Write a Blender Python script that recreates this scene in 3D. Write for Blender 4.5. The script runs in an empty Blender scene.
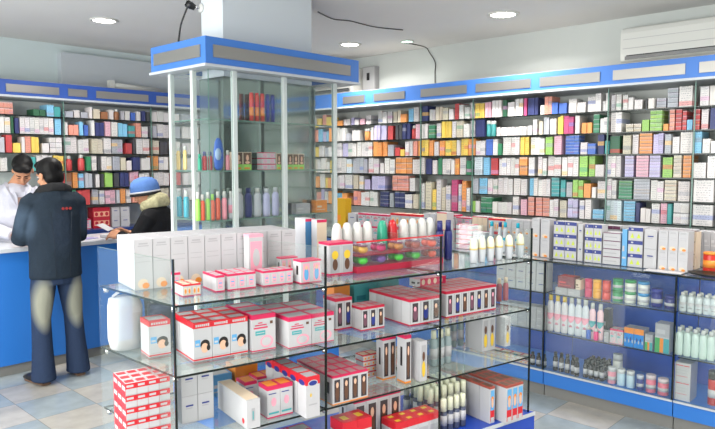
import bpy, bmesh, math, random
from mathutils import Vector, Matrix
random.seed(7)
R = math.radians
SC = bpy.context.scene
COL = SC.collection
H, FPX, YAW, PIT = 1.65, 653.7, R(43.418), R(4.492)

# ------------------------------------------------------------------ camera maths (for measuring on real planes)
_f0 = Vector((math.cos(YAW), math.sin(YAW), 0)); _r = Vector((math.sin(YAW), -math.cos(YAW), 0)); _z = Vector((0, 0, 1))
_F = _f0*math.cos(PIT) - _z*math.sin(PIT); _U = _f0*math.sin(PIT) + _z*math.cos(PIT)
CAM = Vector((0, 0, H))
def ray(x, y): return _F*FPX + _r*(x-357.5) + _U*(214.5-y)
def plane(x, y, p, n):
    d = ray(x, y); n = Vector(n); t = (Vector(p)-CAM).dot(n)/d.dot(n); return CAM + d*t
def on_u(x, y, u): return plane(x, y, (u, 0, 0), (1, 0, 0))
def on_v(x, y, v): return plane(x, y, (0, v, 0), (0, 1, 0))
def on_z(x, y, z): return plane(x, y, (0, 0, z), (0, 0, 1))
def proj(P):
    d = Vector(P)-CAM; k = FPX/d.dot(_F); return 357.5+k*d.dot(_r), 214.5-k*d.dot(_U)

# ------------------------------------------------------------------ materials
def lin(c):
    return tuple(((x/255+.055)/1.055)**2.4 if x/255 > .04045 else x/255/12.92 for x in c[:3])+(1,)
MATS = {}
def mat(name, rgb, rough=.5, metal=0., spec=.5, emit=None, bump=None):
    if name in MATS: return MATS[name]
    m = bpy.data.materials.new(name); m.use_nodes = True
    b = m.node_tree.nodes['Principled BSDF']
    b.inputs['Base Color'].default_value = lin(rgb); b.inputs['Roughness'].default_value = rough
    b.inputs['Metallic'].default_value = metal; b.inputs['Specular IOR Level'].default_value = spec
    if emit:
        b.inputs['Emission Color'].default_value = lin(rgb); b.inputs['Emission Strength'].default_value = emit
    if bump:
        nt = m.node_tree; n = nt.nodes.new('ShaderNodeTexNoise'); tc = nt.nodes.new('ShaderNodeTexCoord')
        n.inputs['Scale'].default_value = bump[0]; n.inputs['Detail'].default_value = 4
        bu = nt.nodes.new('ShaderNodeBump'); bu.inputs['Strength'].default_value = bump[1]; bu.inputs['Distance'].default_value = .01
        nt.links.new(tc.outputs['Object'], n.inputs['Vector']); nt.links.new(n.outputs['Fac'], bu.inputs['Height']); nt.links.new(bu.outputs['Normal'], b.inputs['Normal'])
        mx = nt.nodes.new('ShaderNodeMixRGB'); mx.blend_type = 'MULTIPLY'; mx.inputs[0].default_value = bump[2] if len(bump) > 2 else .1
        mx.inputs[1].default_value = lin(rgb); nt.links.new(n.outputs['Fac'], mx.inputs[2]); nt.links.new(mx.outputs[0], b.inputs['Base Color'])
    MATS[name] = m; return m
def glass(name, tint, f0=.04, rough=.02, body=0., bodycol=(.7, .82, .78)):
    """thin clear sheet: see-through, Schlick reflection, a little milky body"""
    m = bpy.data.materials.new(name); m.use_nodes = True; nt = m.node_tree; nt.nodes.clear(); N = nt.nodes.new; L = nt.links.new
    o = N('ShaderNodeOutputMaterial'); mx = N('ShaderNodeMixShader'); t = N('ShaderNodeBsdfTransparent'); g = N('ShaderNodeBsdfGlossy'); lw = N('ShaderNodeLayerWeight'); lw.inputs['Blend'].default_value = .5
    t.inputs[0].default_value = tuple(tint)+(1,); g.inputs['Roughness'].default_value = rough; g.inputs[0].default_value = (1, 1, 1, 1)
    p = N('ShaderNodeMath'); p.operation = 'POWER'; L(lw.outputs['Facing'], p.inputs[0]); p.inputs[1].default_value = 5
    k = N('ShaderNodeMath'); k.operation = 'MULTIPLY_ADD'; L(p.outputs[0], k.inputs[0]); k.inputs[1].default_value = 1-f0; k.inputs[2].default_value = f0; k.use_clamp = True
    base = t.outputs[0]
    if body:
        d = N('ShaderNodeBsdfDiffuse'); d.inputs[0].default_value = tuple(bodycol)+(1,); m2 = N('ShaderNodeMixShader'); m2.inputs[0].default_value = body; L(base, m2.inputs[1]); L(d.outputs[0], m2.inputs[2]); base = m2.outputs[0]
    L(k.outputs[0], mx.inputs[0]); L(base, mx.inputs[1]); L(g.outputs[0], mx.inputs[2]); L(mx.outputs[0], o.inputs[0]); MATS[name] = m; return m
GL = glass('clear_glass', (.95, .98, .965), .05, .03, .10); GLV = glass('vertical_glass', (.97, .985, .98), .03, .02, .02)
GPL = glass('clear_plastic', (.96, .95, .97), .03, .1, .02, (.8, .75, .8))
EDGE = mat('glass_edge', (8, 20, 17), .2); EDGE2 = mat('pale_glass_edge', (96, 128, 118), .3)

def carton_material(name, colour_from, kind):
    """printed card: colour from the object (or from the mesh), a band, small print lines"""
    m = bpy.data.materials.new(name); m.use_nodes = True; nt = m.node_tree; N = nt.nodes.new; L = nt.links.new
    b = nt.nodes['Principled BSDF']; b.inputs['Roughness'].default_value = .45
    tc = N('ShaderNodeTexCoord'); sep = N('ShaderNodeSeparateXYZ'); oi = N('ShaderNodeObjectInfo')
    L(tc.outputs['Object'], sep.inputs[0])
    def M(op, a, b_, c=None):
        n = N('ShaderNodeMath'); n.operation = op
        for i, v in enumerate((a, b_, c)):
            if v is None: continue
            if isinstance(v, (int, float)): n.inputs[i].default_value = v
            else: L(v, n.inputs[i])
        return n.outputs[0]
    if colour_from == 'object': base = oi.outputs['Color']; rnd = oi.outputs['Random']
    else:
        at = N('ShaderNodeAttribute'); at.attribute_name = 'Col'; base = at.outputs['Color']; rnd = .5
    if colour_from == 'mesh': L(base, b.inputs['Base Color']); return m
    z = sep.outputs['Z']; x = sep.outputs['X']
    off = M('MULTIPLY', rnd, .55)
    lo = M('GREATER_THAN', z, off); hi = M('LESS_THAN', z, M('ADD', off, .22)); band = M('MULTIPLY', lo, hi)
    on = M('GREATER_THAN', M('FRACT', M('MULTIPLY', rnd, 7.3), 0), .45); band = M('MULTIPLY', band, on)
    hue = N('ShaderNodeValToRGB'); L(M('FRACT', M('MULTIPLY', rnd, 13.7), 0), hue.inputs[0])
    cr = hue.color_ramp; cr.interpolation = 'CONSTANT'
    cols = [(96, 120, 190), (205, 70, 70), (120, 125, 135), (70, 150, 120), (205, 150, 190), (150, 150, 160), (240, 190, 90)]
    cr.elements[0].color = lin(cols[0])
    cr.elements[1].position = 1/7; cr.elements[1].color = lin(cols[1])
    for i in range(2, 7):
        e = cr.elements.new(i/7); e.color = lin(cols[i])
    mx = N('ShaderNodeMixRGB'); L(M('MULTIPLY', band, .55 if kind == 'band' else .25), mx.inputs[0]); L(base, mx.inputs[1]); L(hue.outputs[0], mx.inputs[2])
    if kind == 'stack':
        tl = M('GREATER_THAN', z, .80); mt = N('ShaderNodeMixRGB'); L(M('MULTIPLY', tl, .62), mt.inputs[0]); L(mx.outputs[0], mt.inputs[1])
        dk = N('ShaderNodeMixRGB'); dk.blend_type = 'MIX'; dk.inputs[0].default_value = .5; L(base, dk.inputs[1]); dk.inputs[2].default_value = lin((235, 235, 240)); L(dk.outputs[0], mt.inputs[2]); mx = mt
        bl = M('LESS_THAN', z, .10); mb_ = N('ShaderNodeMixRGB'); L(M('MULTIPLY', bl, .6), mb_.inputs[0]); L(mx.outputs[0], mb_.inputs[1]); mb_.inputs[2].default_value = lin((60, 64, 74)); mx = mb_  # dark lower edge paints in the shade between stacked cartons
    # lines of small print
    ln = M('GREATER_THAN', M('FRACT', M('MULTIPLY', z, 9.0), 0), .55)
    nz = N('ShaderNodeTexNoise'); nz.inputs['Scale'].default_value = 14; L(tc.outputs['Object'], nz.inputs['Vector'])
    tx = M('MULTIPLY', ln, M('GREATER_THAN', nz.outputs['Fac'], .5)); side = M('LESS_THAN', M('ABSOLUTE', x, 0), .36); tx = M('MULTIPLY', tx, side)
    mx2 = N('ShaderNodeMixRGB'); L(M('MULTIPLY', tx, .55), mx2.inputs[0]); L(mx.outputs[0], mx2.inputs[1]); mx2.inputs[2].default_value = lin((70, 75, 95))
    L(mx2.outputs[0], b.inputs['Base Color']); MATS[name] = m; return m
CARD = carton_material('printed_card', 'object', 'band'); CARDS = carton_material('printed_flat_card', 'object', 'stack'); CARDM = carton_material('printed_card_far', 'mesh', 'band')
def objcol_mat(name, rough):
    m = bpy.data.materials.new(name); m.use_nodes = True; oi = m.node_tree.nodes.new('ShaderNodeObjectInfo')
    b = m.node_tree.nodes['Principled BSDF']; b.inputs['Roughness'].default_value = rough
    m.node_tree.links.new(oi.outputs['Color'], b.inputs['Base Color']); return m
PLAS = objcol_mat('coloured_plastic', .3)

BLUE = mat('blue_laminate', (44, 116, 200), .4); BLUE2 = mat('header_blue', (66, 120, 200), .45)
SILV = mat('silver_plate', (165, 162, 158), .32, .75); ALU = mat('white_aluminium', (205, 212, 210), .35)
KICK = mat('grey_kick_board', (128, 126, 122), .5); TRIMG = mat('light_grey_trim', (190, 194, 200), .4)
WHITE = mat('white_plastic', (208, 208, 204), .35); CHROME = mat('chrome', (200, 200, 200), .15, 1.)
TOPW = mat('counter_top_white', (205, 208, 215), .25)
WALLR = mat('wall_paint_grey', (196, 200, 198), .8, bump=(6, .05, .05)); WALLL = mat('wall_paint_green_grey', (200, 212, 214), .8, bump=(6, .05, .05))
CEIL = mat('ceiling_paint', (222, 220, 219), .9, bump=(3, .03, .05)); PANG = mat('boxed_panel_grey', (184, 190, 196), .8)
BACKP = mat('shelf_back_panel', (204, 206, 202), .5); DARK = mat('black_plastic', (18, 18, 20), .4)

# ------------------------------------------------------------------ mesh builder
class MB:
    def __init__(s): s.bm = bmesh.new(); s.mats = []
    def mi(s, m):
        if m not in s.mats: s.mats.append(m)
        return s.mats.index(m)
    def box(s, lo, hi, m, M=None, edge=None):
        i = s.mi(m); j = s.mi(edge) if edge else i
        P = [Vector((x, y, z)) for x in (lo[0], hi[0]) for y in (lo[1], hi[1]) for z in (lo[2], hi[2])]
        if M: P = [M @ p for p in P]
        v = [s.bm.verts.new(p) for p in P]
        quads = [(0, 1, 3, 2), (4, 6, 7, 5), (0, 4, 5, 1), (2, 3, 7, 6), (0, 2, 6, 4), (1, 5, 7, 3)]
        dims = [hi[k]-lo[k] for k in range(3)]; thin = dims.index(min(dims))
        for q, axis in zip(quads, (0, 0, 1, 1, 2, 2)):
            f = s.bm.faces.new([v[k] for k in q]); f.material_index = i if axis == thin else j
        return s
    def prism(s, pts, z0, z1, m, edge=None):
        a = [s.bm.verts.new((x, y, z0)) for x, y in pts]; b = [s.bm.verts.new((x, y, z1)) for x, y in pts]; i = s.mi(m); j = s.mi(edge) if edge else i
        s.bm.faces.new(a[::-1]).material_index = i; s.bm.faces.new(b).material_index = i
        for k in range(len(pts)):
            l = (k+1) % len(pts); s.bm.faces.new((a[k], a[l], b[l], b[k])).material_index = j
        return s
    def lathe(s, prof, m, n=16, c=(0, 0, 0), sx=1, sy=1, M=None):
        i = s.mi(m); rings = []
        for r, z in prof:
            ring = [Vector((c[0]+r*sx*math.cos(2*math.pi*k/n), c[1]+r*sy*math.sin(2*math.pi*k/n), c[2]+z)) for k in range(n)]
            rings.append([s.bm.verts.new(M @ p if M else p) for p in ring])
        for a, b in zip(rings, rings[1:]):
            for k in range(n):
                l = (k+1) % n; f = s.bm.faces.new((a[k], a[l], b[l], b[k])); f.material_index = i; f.smooth = True
        for ring, flip in ((rings[0], 1), (rings[-1], 0)):
            f = s.bm.faces.new(ring[::-1] if flip else ring); f.material_index = i
        return s
    def tube(s, pts, m, n=10):
        """pts: (position, radius or (rx, ry))"""
        i = s.mi(m); P = [Vector(p) for p, _ in pts]; rings = []
        up = Vector((0, 0, 1)); prev = None
        for k, (p, r) in enumerate(pts):
            rx, ry = r if isinstance(r, tuple) else (r, r)
            t = (P[min(k+1, len(P)-1)]-P[max(k-1, 0)]).normalized()
            if prev is None:
                ref = Vector((1, 0, 0)) if abs(t.x) < .8 else Vector((0, 1, 0)); x = (ref-t*ref.dot(t)).normalized()
            else: x = (prev-t*prev.dot(t)).normalized()
            prev = x; y = t.cross(x)
            rings.append([s.bm.verts.new(P[k]+x*rx*math.cos(2*math.pi*q/n)+y*ry*math.sin(2*math.pi*q/n)) for q in range(n)])
        for a, b in zip(rings, rings[1:]):
            for k in range(n):
                l = (k+1) % n; f = s.bm.faces.new((a[k], a[l], b[l], b[k])); f.material_index = i; f.smooth = True
        s.bm.faces.new(rings[0][::-1]).material_index = i; s.bm.faces.new(rings[-1]).material_index = i
        return s
    def ell(s, c, r, m, rot=None, seg=16):
        i = s.mi(m); M = Matrix.Translation(Vector(c)) @ (rot.to_4x4() if rot else Matrix()) @ Matrix.Diagonal((r[0], r[1], r[2], 1))
        g = bmesh.ops.create_uvsphere(s.bm, u_segments=seg, v_segments=max(8, seg//2+2), radius=1, matrix=M)
        for v in g['verts']:
            for f in v.link_faces: f.material_index = i; f.smooth = True
        return s
    def mesh(s, name):
        bmesh.ops.recalc_face_normals(s.bm, faces=s.bm.faces[:])
        me = bpy.data.meshes.new(name); s.bm.to_mesh(me); s.bm.free()
        for m in s.mats: me.materials.append(m)
        return me
    def build(s, name, parent=None, loc=(0, 0, 0), rz=0, bevel=0):
        return link(name, s.mesh(name), parent, loc, rz, bevel)
def link(name, me, parent=None, loc=(0, 0, 0), rz=0, bevel=0):
    o = bpy.data.objects.new(name, me); COL.objects.link(o); o.location = loc; o.rotation_euler = (0, 0, rz)
    if parent: o.parent = parent
    if bevel:
        b = o.modifiers.new('b', 'BEVEL'); b.width = bevel; b.segments = 2; b.limit_method = 'ANGLE'
    return o
def tag(o, label=None, cat=None, group=None, kind=None):
    if label: o['label'] = label
    if cat: o['category'] = cat
    if group: o['group'] = group
    if kind: o['kind'] = kind
    return o
def thing(name, label, cat, loc=(0, 0, 0), rz=0, group=None):
    o = bpy.data.objects.new(name, None); COL.objects.link(o); o.location = loc; o.rotation_euler = (0, 0, rz); o.empty_display_size = .05
    return tag(o, label, cat, group)
def struct(name, mb): return tag(mb.build(name), kind='structure')
def dup(root, loc=None, rz=None, label=None, group=None, color=None, scale=None):
    r = root.copy(); COL.objects.link(r)
    if loc is not None: r.location = loc
    if rz is not None: r.rotation_euler = (0, 0, rz)
    if scale is not None: r.scale = scale
    if label: r['label'] = label
    if group: r['group'] = group
    if color: r.color = color
    for ch in root.children:
        c = ch.copy(); COL.objects.link(c); c.parent = r
        for g in ch.children:
            d = g.copy(); COL.objects.link(d); d.parent = c
    return r
def bez(name, pts, rad, m, parent=None):
    mb = MB(); P = [Vector(p) for p in pts]; out = []
    for k in range(len(P)-1):
        a, b, c, d = P[max(k-1, 0)], P[k], P[k+1], P[min(k+2, len(P)-1)]
        for q in range(6):
            t = q/6; out.append(.5*((2*b)+(c-a)*t+(2*a-5*b+4*c-d)*t*t+(3*b-a-3*c+d)*t**3))
    out.append(P[-1]); mb.tube([(p, rad) for p in out], m, 8); return mb.build(name, parent)
ORD = 'first second third fourth fifth sixth seventh eighth ninth tenth eleventh twelfth thirteenth fourteenth fifteenth sixteenth seventeenth eighteenth nineteenth twentieth'.split()
def ordw(i):
    if i <= 20: return ORD[i-1]
    t, r = divmod(i, 10); b = {2: 'twenty', 3: 'thirty', 4: 'forty', 5: 'fifty', 6: 'sixty'}[t]
    return b+'-'+ORD[r-1] if r else {2: 'twentieth', 3: 'thirtieth', 4: 'fortieth', 5: 'fiftieth', 6: 'sixtieth'}[t]

# ================================================================== ROOM
UW, VW, ZC = 5.40, 6.65, 2.82          # long wall, far wall, ceiling
U0, V0 = -1.7, -3.2
def floor_mat():
    m = bpy.data.materials.new('floor_tiles'); m.use_nodes = True; nt = m.node_tree; N = nt.nodes.new; L = nt.links.new
    b = nt.nodes['Principled BSDF']; b.inputs['Roughness'].default_value = .22
    tc = N('ShaderNodeTexCoord'); mp = N('ShaderNodeMapping'); mp.inputs['Location'].default_value = (-1.56, -4.32, .5)
    L(tc.outputs['Object'], mp.inputs[0]); ch = N('ShaderNodeTexChecker'); ch.inputs['Scale'].default_value = 2.56
    ch.inputs[1].default_value = lin((148, 157, 160)); ch.inputs[2].default_value = lin((172, 167, 158)); L(mp.outputs[0], ch.inputs[0])
    br = N('ShaderNodeTexBrick'); br.offset = 0; br.inputs['Scale'].default_value = 2.56; br.inputs['Mortar Size'].default_value = .006
    br.inputs['Brick Width'].default_value = 1; br.inputs['Row Height'].default_value = 1; br.inputs['Color1'].default_value = (1, 1, 1, 1); br.inputs['Color2'].default_value = (1, 1, 1, 1); br.inputs['Mortar'].default_value = (.6, .6, .6, 1)
    L(mp.outputs[0], br.inputs[0])
    no = N('ShaderNodeTexNoise'); no.inputs['Scale'].default_value = 9; no.inputs['Detail'].default_value = 6; L(tc.outputs['Object'], no.inputs['Vector'])
    a = N('ShaderNodeMixRGB'); a.blend_type = 'MULTIPLY'; a.inputs[0].default_value = 1; L(ch.outputs[0], a.inputs[1]); L(br.outputs[0], a.inputs[2])
    c = N('ShaderNodeMixRGB'); c.blend_type = 'OVERLAY'; c.inputs[0].default_value = .25; L(a.outputs[0], c.inputs[1]); L(no.outputs['Fac'], c.inputs[2])
    L(c.outputs[0], b.inputs['Base Color']); return m
struct('floor', MB().box((U0-.1, V0-.1, -.1), (UW+.1, VW+.1, 0), floor_mat()))
struct('ceiling', MB().box((U0-.1, V0-.1, ZC), (UW+.1, VW+.1, ZC+.1), CEIL))
struct('wall_right', MB().box((UW, V0, 0), (UW+.1, VW+.1, ZC), WALLR))
struct('wall_left', MB().box((U0, VW, 0), (UW, VW+.1, ZC), WALLL))
# street side: shop window, and the wall behind the viewer with its entrance glazing
w = MB(); w.box((U0-.1, V0, 0), (U0, VW+.1, .25), WALLR); w.box((U0-.1, V0, 2.7), (U0, VW+.1, ZC), WALLR); w.box((U0-.1, 5.2, .25), (U0, VW+.1, 2.7), WALLR); w.box((U0-.1, V0, .25), (U0, -2.8, 2.7), WALLR)
struct('wall_front', w)
wf = MB()
for v in (-2.8, -.83, 1.15, 3.15, 5.15): wf.box((U0-.08, v, .25), (U0-.02, v+.05, 2.7), ALU)
for z in (.25, 2.65): wf.box((U0-.08, -2.8, z), (U0-.02, 5.2, z+.05), ALU)
win = struct('window_1', wf)
MB().box((U0-.055, -2.8, .25), (U0-.045, 5.2, 2.7), GLV).build('pane', win)
w = MB(); w.box((U0, V0-.1, 0), (-.9, V0, ZC), WALLR); w.box((3.2, V0-.1, 0), (UW, V0, ZC), WALLR); w.box((-.9, V0-.1, 2.4), (3.2, V0, ZC), WALLR)
struct('wall_back', w)
wf = MB()
for u in (-.9, .45, 1.8, 3.15): wf.box((u, V0-.08, 0), (u+.05, V0-.02, 2.4), ALU)
wf.box((-.9, V0-.08, 2.35), (3.2, V0-.02, 2.4), ALU); win2 = struct('window_2', wf)
MB().box((-.9, V0-.055, .0), (3.2, V0-.045, 2.4), GLV).build('pane', win2)
# arched dark doorway on the long wall beside the viewer (shows as a reflection in the pillar)
ad = MB(); pts = [(-.55, 0), (.55, 0)]+[(.55*math.cos(a), 1.75+.55*math.sin(a)) for a in [math.pi*k/12 for k in range(13)]]
bmv = [ad.bm.verts.new((UW-.012, -.6+p[0], p[1])) for p in pts]; ad.bm.faces.new(bmv).material_index = ad.mi(mat('dark_door_paint', (40, 52, 48), .4)); struct('door_1', ad)
# boxed panel high on the far wall
struct('trim_1', MB().box((2.72, VW-.09, 2.3), (4.6, VW, 2.735), PANG))

# ================================================================== HEADERS AND SHELVING
SH_R = [2.05, 1.885, 1.72, 1.545, 1.377, 1.208]      # shelf tops, long wall
SH_L = [2.086, 1.918, 1.745, 1.577, 1.41, 1.242]
UF, VF = 5.0, 6.33
UC = 4.20                                             # front of the low glass counters
ZG = .975
hd = thing('display_header', 'long blue header board with silver plates above the long wall shelving', 'header', (UF, 3.0, 2.226))
hb = MB(); hb.box((-.03, -3.2, .015), (.35, 3.33-.08, .164), BLUE2); hb.box((-.045, -3.2, 0), (.35, 3.33-.08, .018), TRIMG); hb.box((-.028, -3.2, .164), (.35, 3.25, .168), mat('grey_bounce_cap', (176, 174, 170), .8)); hb.build('header_board', hd, bevel=.003)  # unseen grey cap on top, added to keep blue bounce off the ceiling
for x0, x1 in ((343, 365), (374, 405), (421, 467), (476, 531), (540, 600), (613, 685), (699, 775), (790, 860)):
    a, b = on_u(x0, 80, UF-.03).y, on_u(x1, 80, UF-.03).y
    MB().box((-.036, b-3, .048), (-.029, a-3, .122), SILV).build('silver_plate', hd)
hd = thing('display_header', 'dark blue header board with silver plates above the far wall shelving', 'header', (3.0, VF, 2.24))
hb = MB(); hb.box((-3.0, -.03, .015), (1.93, .31, .155), mat('header_blue_deep', (46, 84, 168), .45)); hb.box((-3.0, -.045, 0), (1.93, .31, .018), TRIMG); hb.box((-3.0, -.028, .155), (1.93, .31, .159), mat('grey_bounce_cap', (176, 174, 170), .8)); hb.build('header_board', hd, bevel=.003)  # same added cap here, so the blue top throws no tint upward
for x0, x1 in ((6, 59), (68, 87), (96, 148), (156, 190), (200, 240)):
    a, b = on_v(x0, 92, VF-.03).x, on_v(x1, 92, VF-.03).x
    MB().box((a-3, -.036, .045), (b-3, -.029, .115), SILV).build('silver_plate', hd)

bays_r = [6.28, 5.05, 3.90, 3.31, 2.084, 1.466, .3]
names_r = ['in the corner', 'beside the pillar case', 'with one missing shelf', 'wide middle one', 'with pink and violet stacks', 'nearest the air conditioner end']
for k in range(6):
    a, b = bays_r[k+1], bays_r[k]
    t = thing('wall_shelving', 'glass shelved medicine bay on the long wall, '+names_r[k], 'shelving', (UF, b, 0), 0, 'shelving bays on the long wall')
    MB().box((.36, a-b+.003, ZG), (.385, -.003, 2.22), BACKP).build('back_panel', t)
    MB().box((.0, a-b-.012 if k == 5 else a-b-.004, ZG+.01), (.012, a-b+.004, 2.22), EDGE2).build('upright', t)
    for i, z in enumerate(SH_R):
        if k == 2 and i == 4: continue
        MB().box((.0, a-b+.006, z-.008), (.358, -.006, z), GL, edge=EDGE).build('glass_shelf', t)
bays_l = [1.2, 2.632, 3.539, 4.95]
names_l = ['behind the pharmacist', 'between the customers', 'behind the pillar case']
for k in range(3):
    a, b = bays_l[k], bays_l[k+1]
    t = thing('wall_shelving', 'glass shelved medicine bay on the far wall, '+names_l[k], 'shelving', (a, VF, 0), 0, 'shelving bays on the far wall')
    MB().box((.003, .27, 1.0), (b-a-.003, .29, 2.235), mat('far_back_panel', (206, 210, 208), .5)).build('back_panel', t)
    MB().box((b-a-.004, 0, 1.0), (b-a+.004, .012, 2.235), EDGE2).build('upright', t)
    for z in SH_L: MB().box((.006, 0, z-.008), (b-a-.006, .268, z), GL, edge=EDGE).build('glass_shelf', t)
    # base cabinet under it
    t = thing('base_cabinet', 'blue base cabinet under the far wall shelving, '+names_l[k], 'cabinet', (a, VF-.05, 0), 0, 'base cabinets on the far wall')
    MB().box((.002, .0, .08), (b-a-.002, .34, .97), BLUE).box((.002, .03, 0), (b-a-.002, .34, .08), KICK).build('body', t)
    MB().box((.002, -.02, .97), (b-a-.002, .36, 1.0), mat('navy_top', (40, 62, 120), .3)).build('worktop', t)
    for q in range(2):
        d = MB().box((.01+q*(b-a)/2, -.016, .1), ((q+1)*(b-a)/2-.01, 0, .95), BLUE).build('door', t)
        MB().box(((q*2-1)*-.04+(b-a)/2-.01, -.035, .6), ((q*2-1)*-.04+(b-a)/2+.01, -.016, .75), CHROME).build('handle', d)

# ---- low glass counters along the long wall
bays_c = [5.2, 3.35, 2.15, 1.275, .2]
names_c = ['beyond the gondola', 'holding the jars and syrups', 'with the milky bottles', 'near corner']
bays_c = [6.2, 4.2, 2.16, 1.29, .2]
names_c = ['in the shop corner', 'holding coloured jars and syrups', 'holding milky bottles', 'beyond the milky bottles']
CB = mat('counter_back_blue', (30, 82, 182), .5)
for k in range(4):
    a, b = bays_c[k+1], bays_c[k]
    t = thing('glass_counter', 'low glass fronted counter with blue back, '+names_c[k], 'display counter', (UC, b, 0), 0, 'low glass counters along the long wall')
    L_ = a-b
    MB().box((.0, L_+.003, .085), (.75, -.003, .187), BLUE).build('base', t)
    MB().box((-.008, L_+.003, .178), (.0, -.003, .19), TRIMG).build('base_trim', t)
    MB().box((.02, L_+.003, 0), (.75, -.003, .085), KICK).build('kick_board', t)
    MB().box((.45, L_+.003, .187), (.46, -.003, .955), CB).build('back_panel', t)
    MB().box((-.01, L_+.003, .96), (.77, -.003, .972), GL, edge=EDGE).build('glass_top', t)
    MB().box((.46, L_+.003, .187), (.79, -.003, .955), mat('white_carcass', (205, 208, 210), .5)).build('carcass', t)
    for z in (.4625, .738): MB().box((.02, L_+.012, z-.008), (.448, -.012, z), GL, edge=EDGE).build('glass_shelf', t)
    MB().box((.0, L_+.01, .19), (.006, -.01, .955), GLV, edge=EDGE2).build('front_pane', t)
    MB().box((-.004, L_+.002, .19), (.012, L_+.012, .958), EDGE).build('upright', t)

# ================================================================== FREESTANDING PILLAR CASE
struct('pillar_1', MB().box((2.48, 3.52, 0), (3.24, 3.76, ZC), mat('pillar_paint', (206, 212, 218), .7)))
cl = MB(); PM = mat('pillar_dark_mirror', (150, 162, 158), .08, .9)
cl.box((2.462, 3.502, .2), (3.258, 3.515, 2.2), PM); cl.box((2.462, 3.515, .2), (2.475, 3.77, 2.2), PM); cl.box((3.245, 3.515, .2), (3.258, 3.77, 2.2), PM)
tag(cl.build('pillar_mirror'), kind='structure')
T = thing('display_tower', 'glass display tower with blue header built around the square pillar', 'display case', (2.27, 3.38, 0))
TU, TV = 1.06, .42
def at_u(x, v): return on_v(x, 150, v).x
fr = MB()
lo, hi = 2.22, 2.39; a0, a1, b0, b1 = 2.20-2.27, 3.5-2.27, 3.3-3.38, 3.92-3.38
p = MB()
hb = MB()
for (x0, x1, y0, y1) in ((a0, a1, b0, b0+.02), (a0, a1, b1-.02, b1), (a0, a0+.02, b0+.02, b1-.02), (a1-.02, a1, b0+.02, b1-.02)): hb.box((x0, y0, lo+.012), (x1, y1, hi), BLUE2)
for (x0, x1, y0, y1) in ((a0-.01, a1+.01, b0-.01, b0+.1), (a0-.01, a1+.01, b1-.1, b1+.01), (a0-.01, a0+.12, b0+.1, b1-.1), (a1-.12, a1+.01, b0+.1, b1-.1)): hb.box((x0, y0, lo-.004), (x1, y1, lo+.012), TRIMG)
hb.build('header', T)
xa, xb, xc = on_v(214, 60, 3.29).x-2.27, on_v(275, 60, 3.29).x-2.27, on_v(351, 60, 3.29).x-2.27
MB().box((xa, b0-.006, lo+.052), (xc, b0, hi-.045), SILV).build('silver_plate', T)
MB().box((a0-.006, b0+.05, lo+.052), (a0, b1-.04, hi-.045), SILV).build('silver_plate', T)
for x, y in ((0, TV), (0, .165), (TU, TV), (.06+TU/2, 0), (.185, 0), (TU, 0), (TU/2, TV)):
    MB().box((x-.014, y-.014, .1), (x+.014, y+.014, lo-.004), ALU).build('post', T)
for z in (.75, 1.03, 1.297, 1.605, 1.92):
    g = MB(); q = .008
    # a ring of glass round the pillar: four strips
    g.box((.0, .016, z-q), (TU, .116, z), GL, edge=EDGE2); g.box((0, .12, z-q), (.185, TV-.03, z), GL, edge=EDGE2); g.box((TU-.065, .12, z-q), (TU, TV-.03, z), GL, edge=EDGE2)
    g.build('glass_shelf', T)
for x0, x1 in ((.0, .17), (.2, .60-.01), (.605, TU-.02)): MB().box((x0, -.004, .32), (x1, .0, lo-.006), GLV, edge=EDGE2).build('glass_pane', T)
MB().box((-.004, 0, .32), (0, TV, lo-.006), GLV, edge=EDGE2).build('glass_pane', T)
MB().box((TU, .02, .32), (TU+.004, TV, lo-.006), GLV, edge=EDGE2).build('glass_pane', T)
bb = MB(); bb.box((-.02, -.02, 0), (TU+.02, .11, .31), BLUE).box((-.02, .11, 0), (.18, TV+.02, .31), BLUE).box((TU-.06, .11, 0), (TU+.02, TV+.02, .31), BLUE); bb.build('base', T)

# ================================================================== GLASS GONDOLA IN FRONT
GP = Vector((1.130, 1.905, 0)); GE = Vector((1.75, -.35, 0)).normalized(); GN = Vector((-GE.y, GE.x, 0)); GRZ = math.atan2(GE.y, GE.x); GLN = 1.78
GZ = [1.18, .94, .70, .42]
def gw(a, b, z): return GP + GE*a + GN*b + Vector((0, 0, z))
def gab(x, y, z):
    p = on_z(x, y, z)-GP; return p.dot(GE), p.dot(GN)
def ga_at(x, b, z=1.): return (plane(x, 300, GP+GN*b, GN)-GP).dot(GE)
SK = -.21   # the end panel is set askew
g = thing('glass_gondola', 'large free-standing glass gondola with three shelves on a blue base', 'display shelves', GP, GRZ)
DP = .52
def quad(a0, a1, b0=0., b1=DP): return [(a0+SK*b0, b0), (a1+SK*b0, b0), (a1+SK*b1, b1), (a0+SK*b1, b1)]
NB = 3; BW = GLN/NB
for z in GZ[:3]:
    for k in range(NB): MB().prism(quad(k*BW+.004, (k+1)*BW-.004), z-.008, z, GL, EDGE).build('glass_shelf', g)
for k in range(NB+1):
    a = k*BW; b = MB()
    q = [(a-.003, 0), (a+.003, 0), (a+.003+SK*DP, DP), (a-.003+SK*DP, DP)]
    b.prism(q, .42, 1.33, EDGE2, GLV); b.build('glass_divider', g)
    MB().box((a-.0035, -.004, .42), (a+.0035, .003, 1.335), EDGE).build('front_edge', g)
    for z in GZ[:3]:
        for bb_ in (.02, DP-.03):
            MB().lathe([(.009, -.012), (.011, -.006), (.011, .004), (.006, .008)], CHROME, 10, (a+.012+SK*bb_, bb_, z-.012)).build('clamp', g)
MB().prism(quad(-.02, GLN+.02, -.02, DP+.02), .08, .42, mat('gondola_base_blue', (30, 70, 175), .35)).build('base', g)
MB().prism(quad(-.02, GLN+.02, -.025, -.02), .405, .422, TRIMG).build('base_trim', g)
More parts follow.
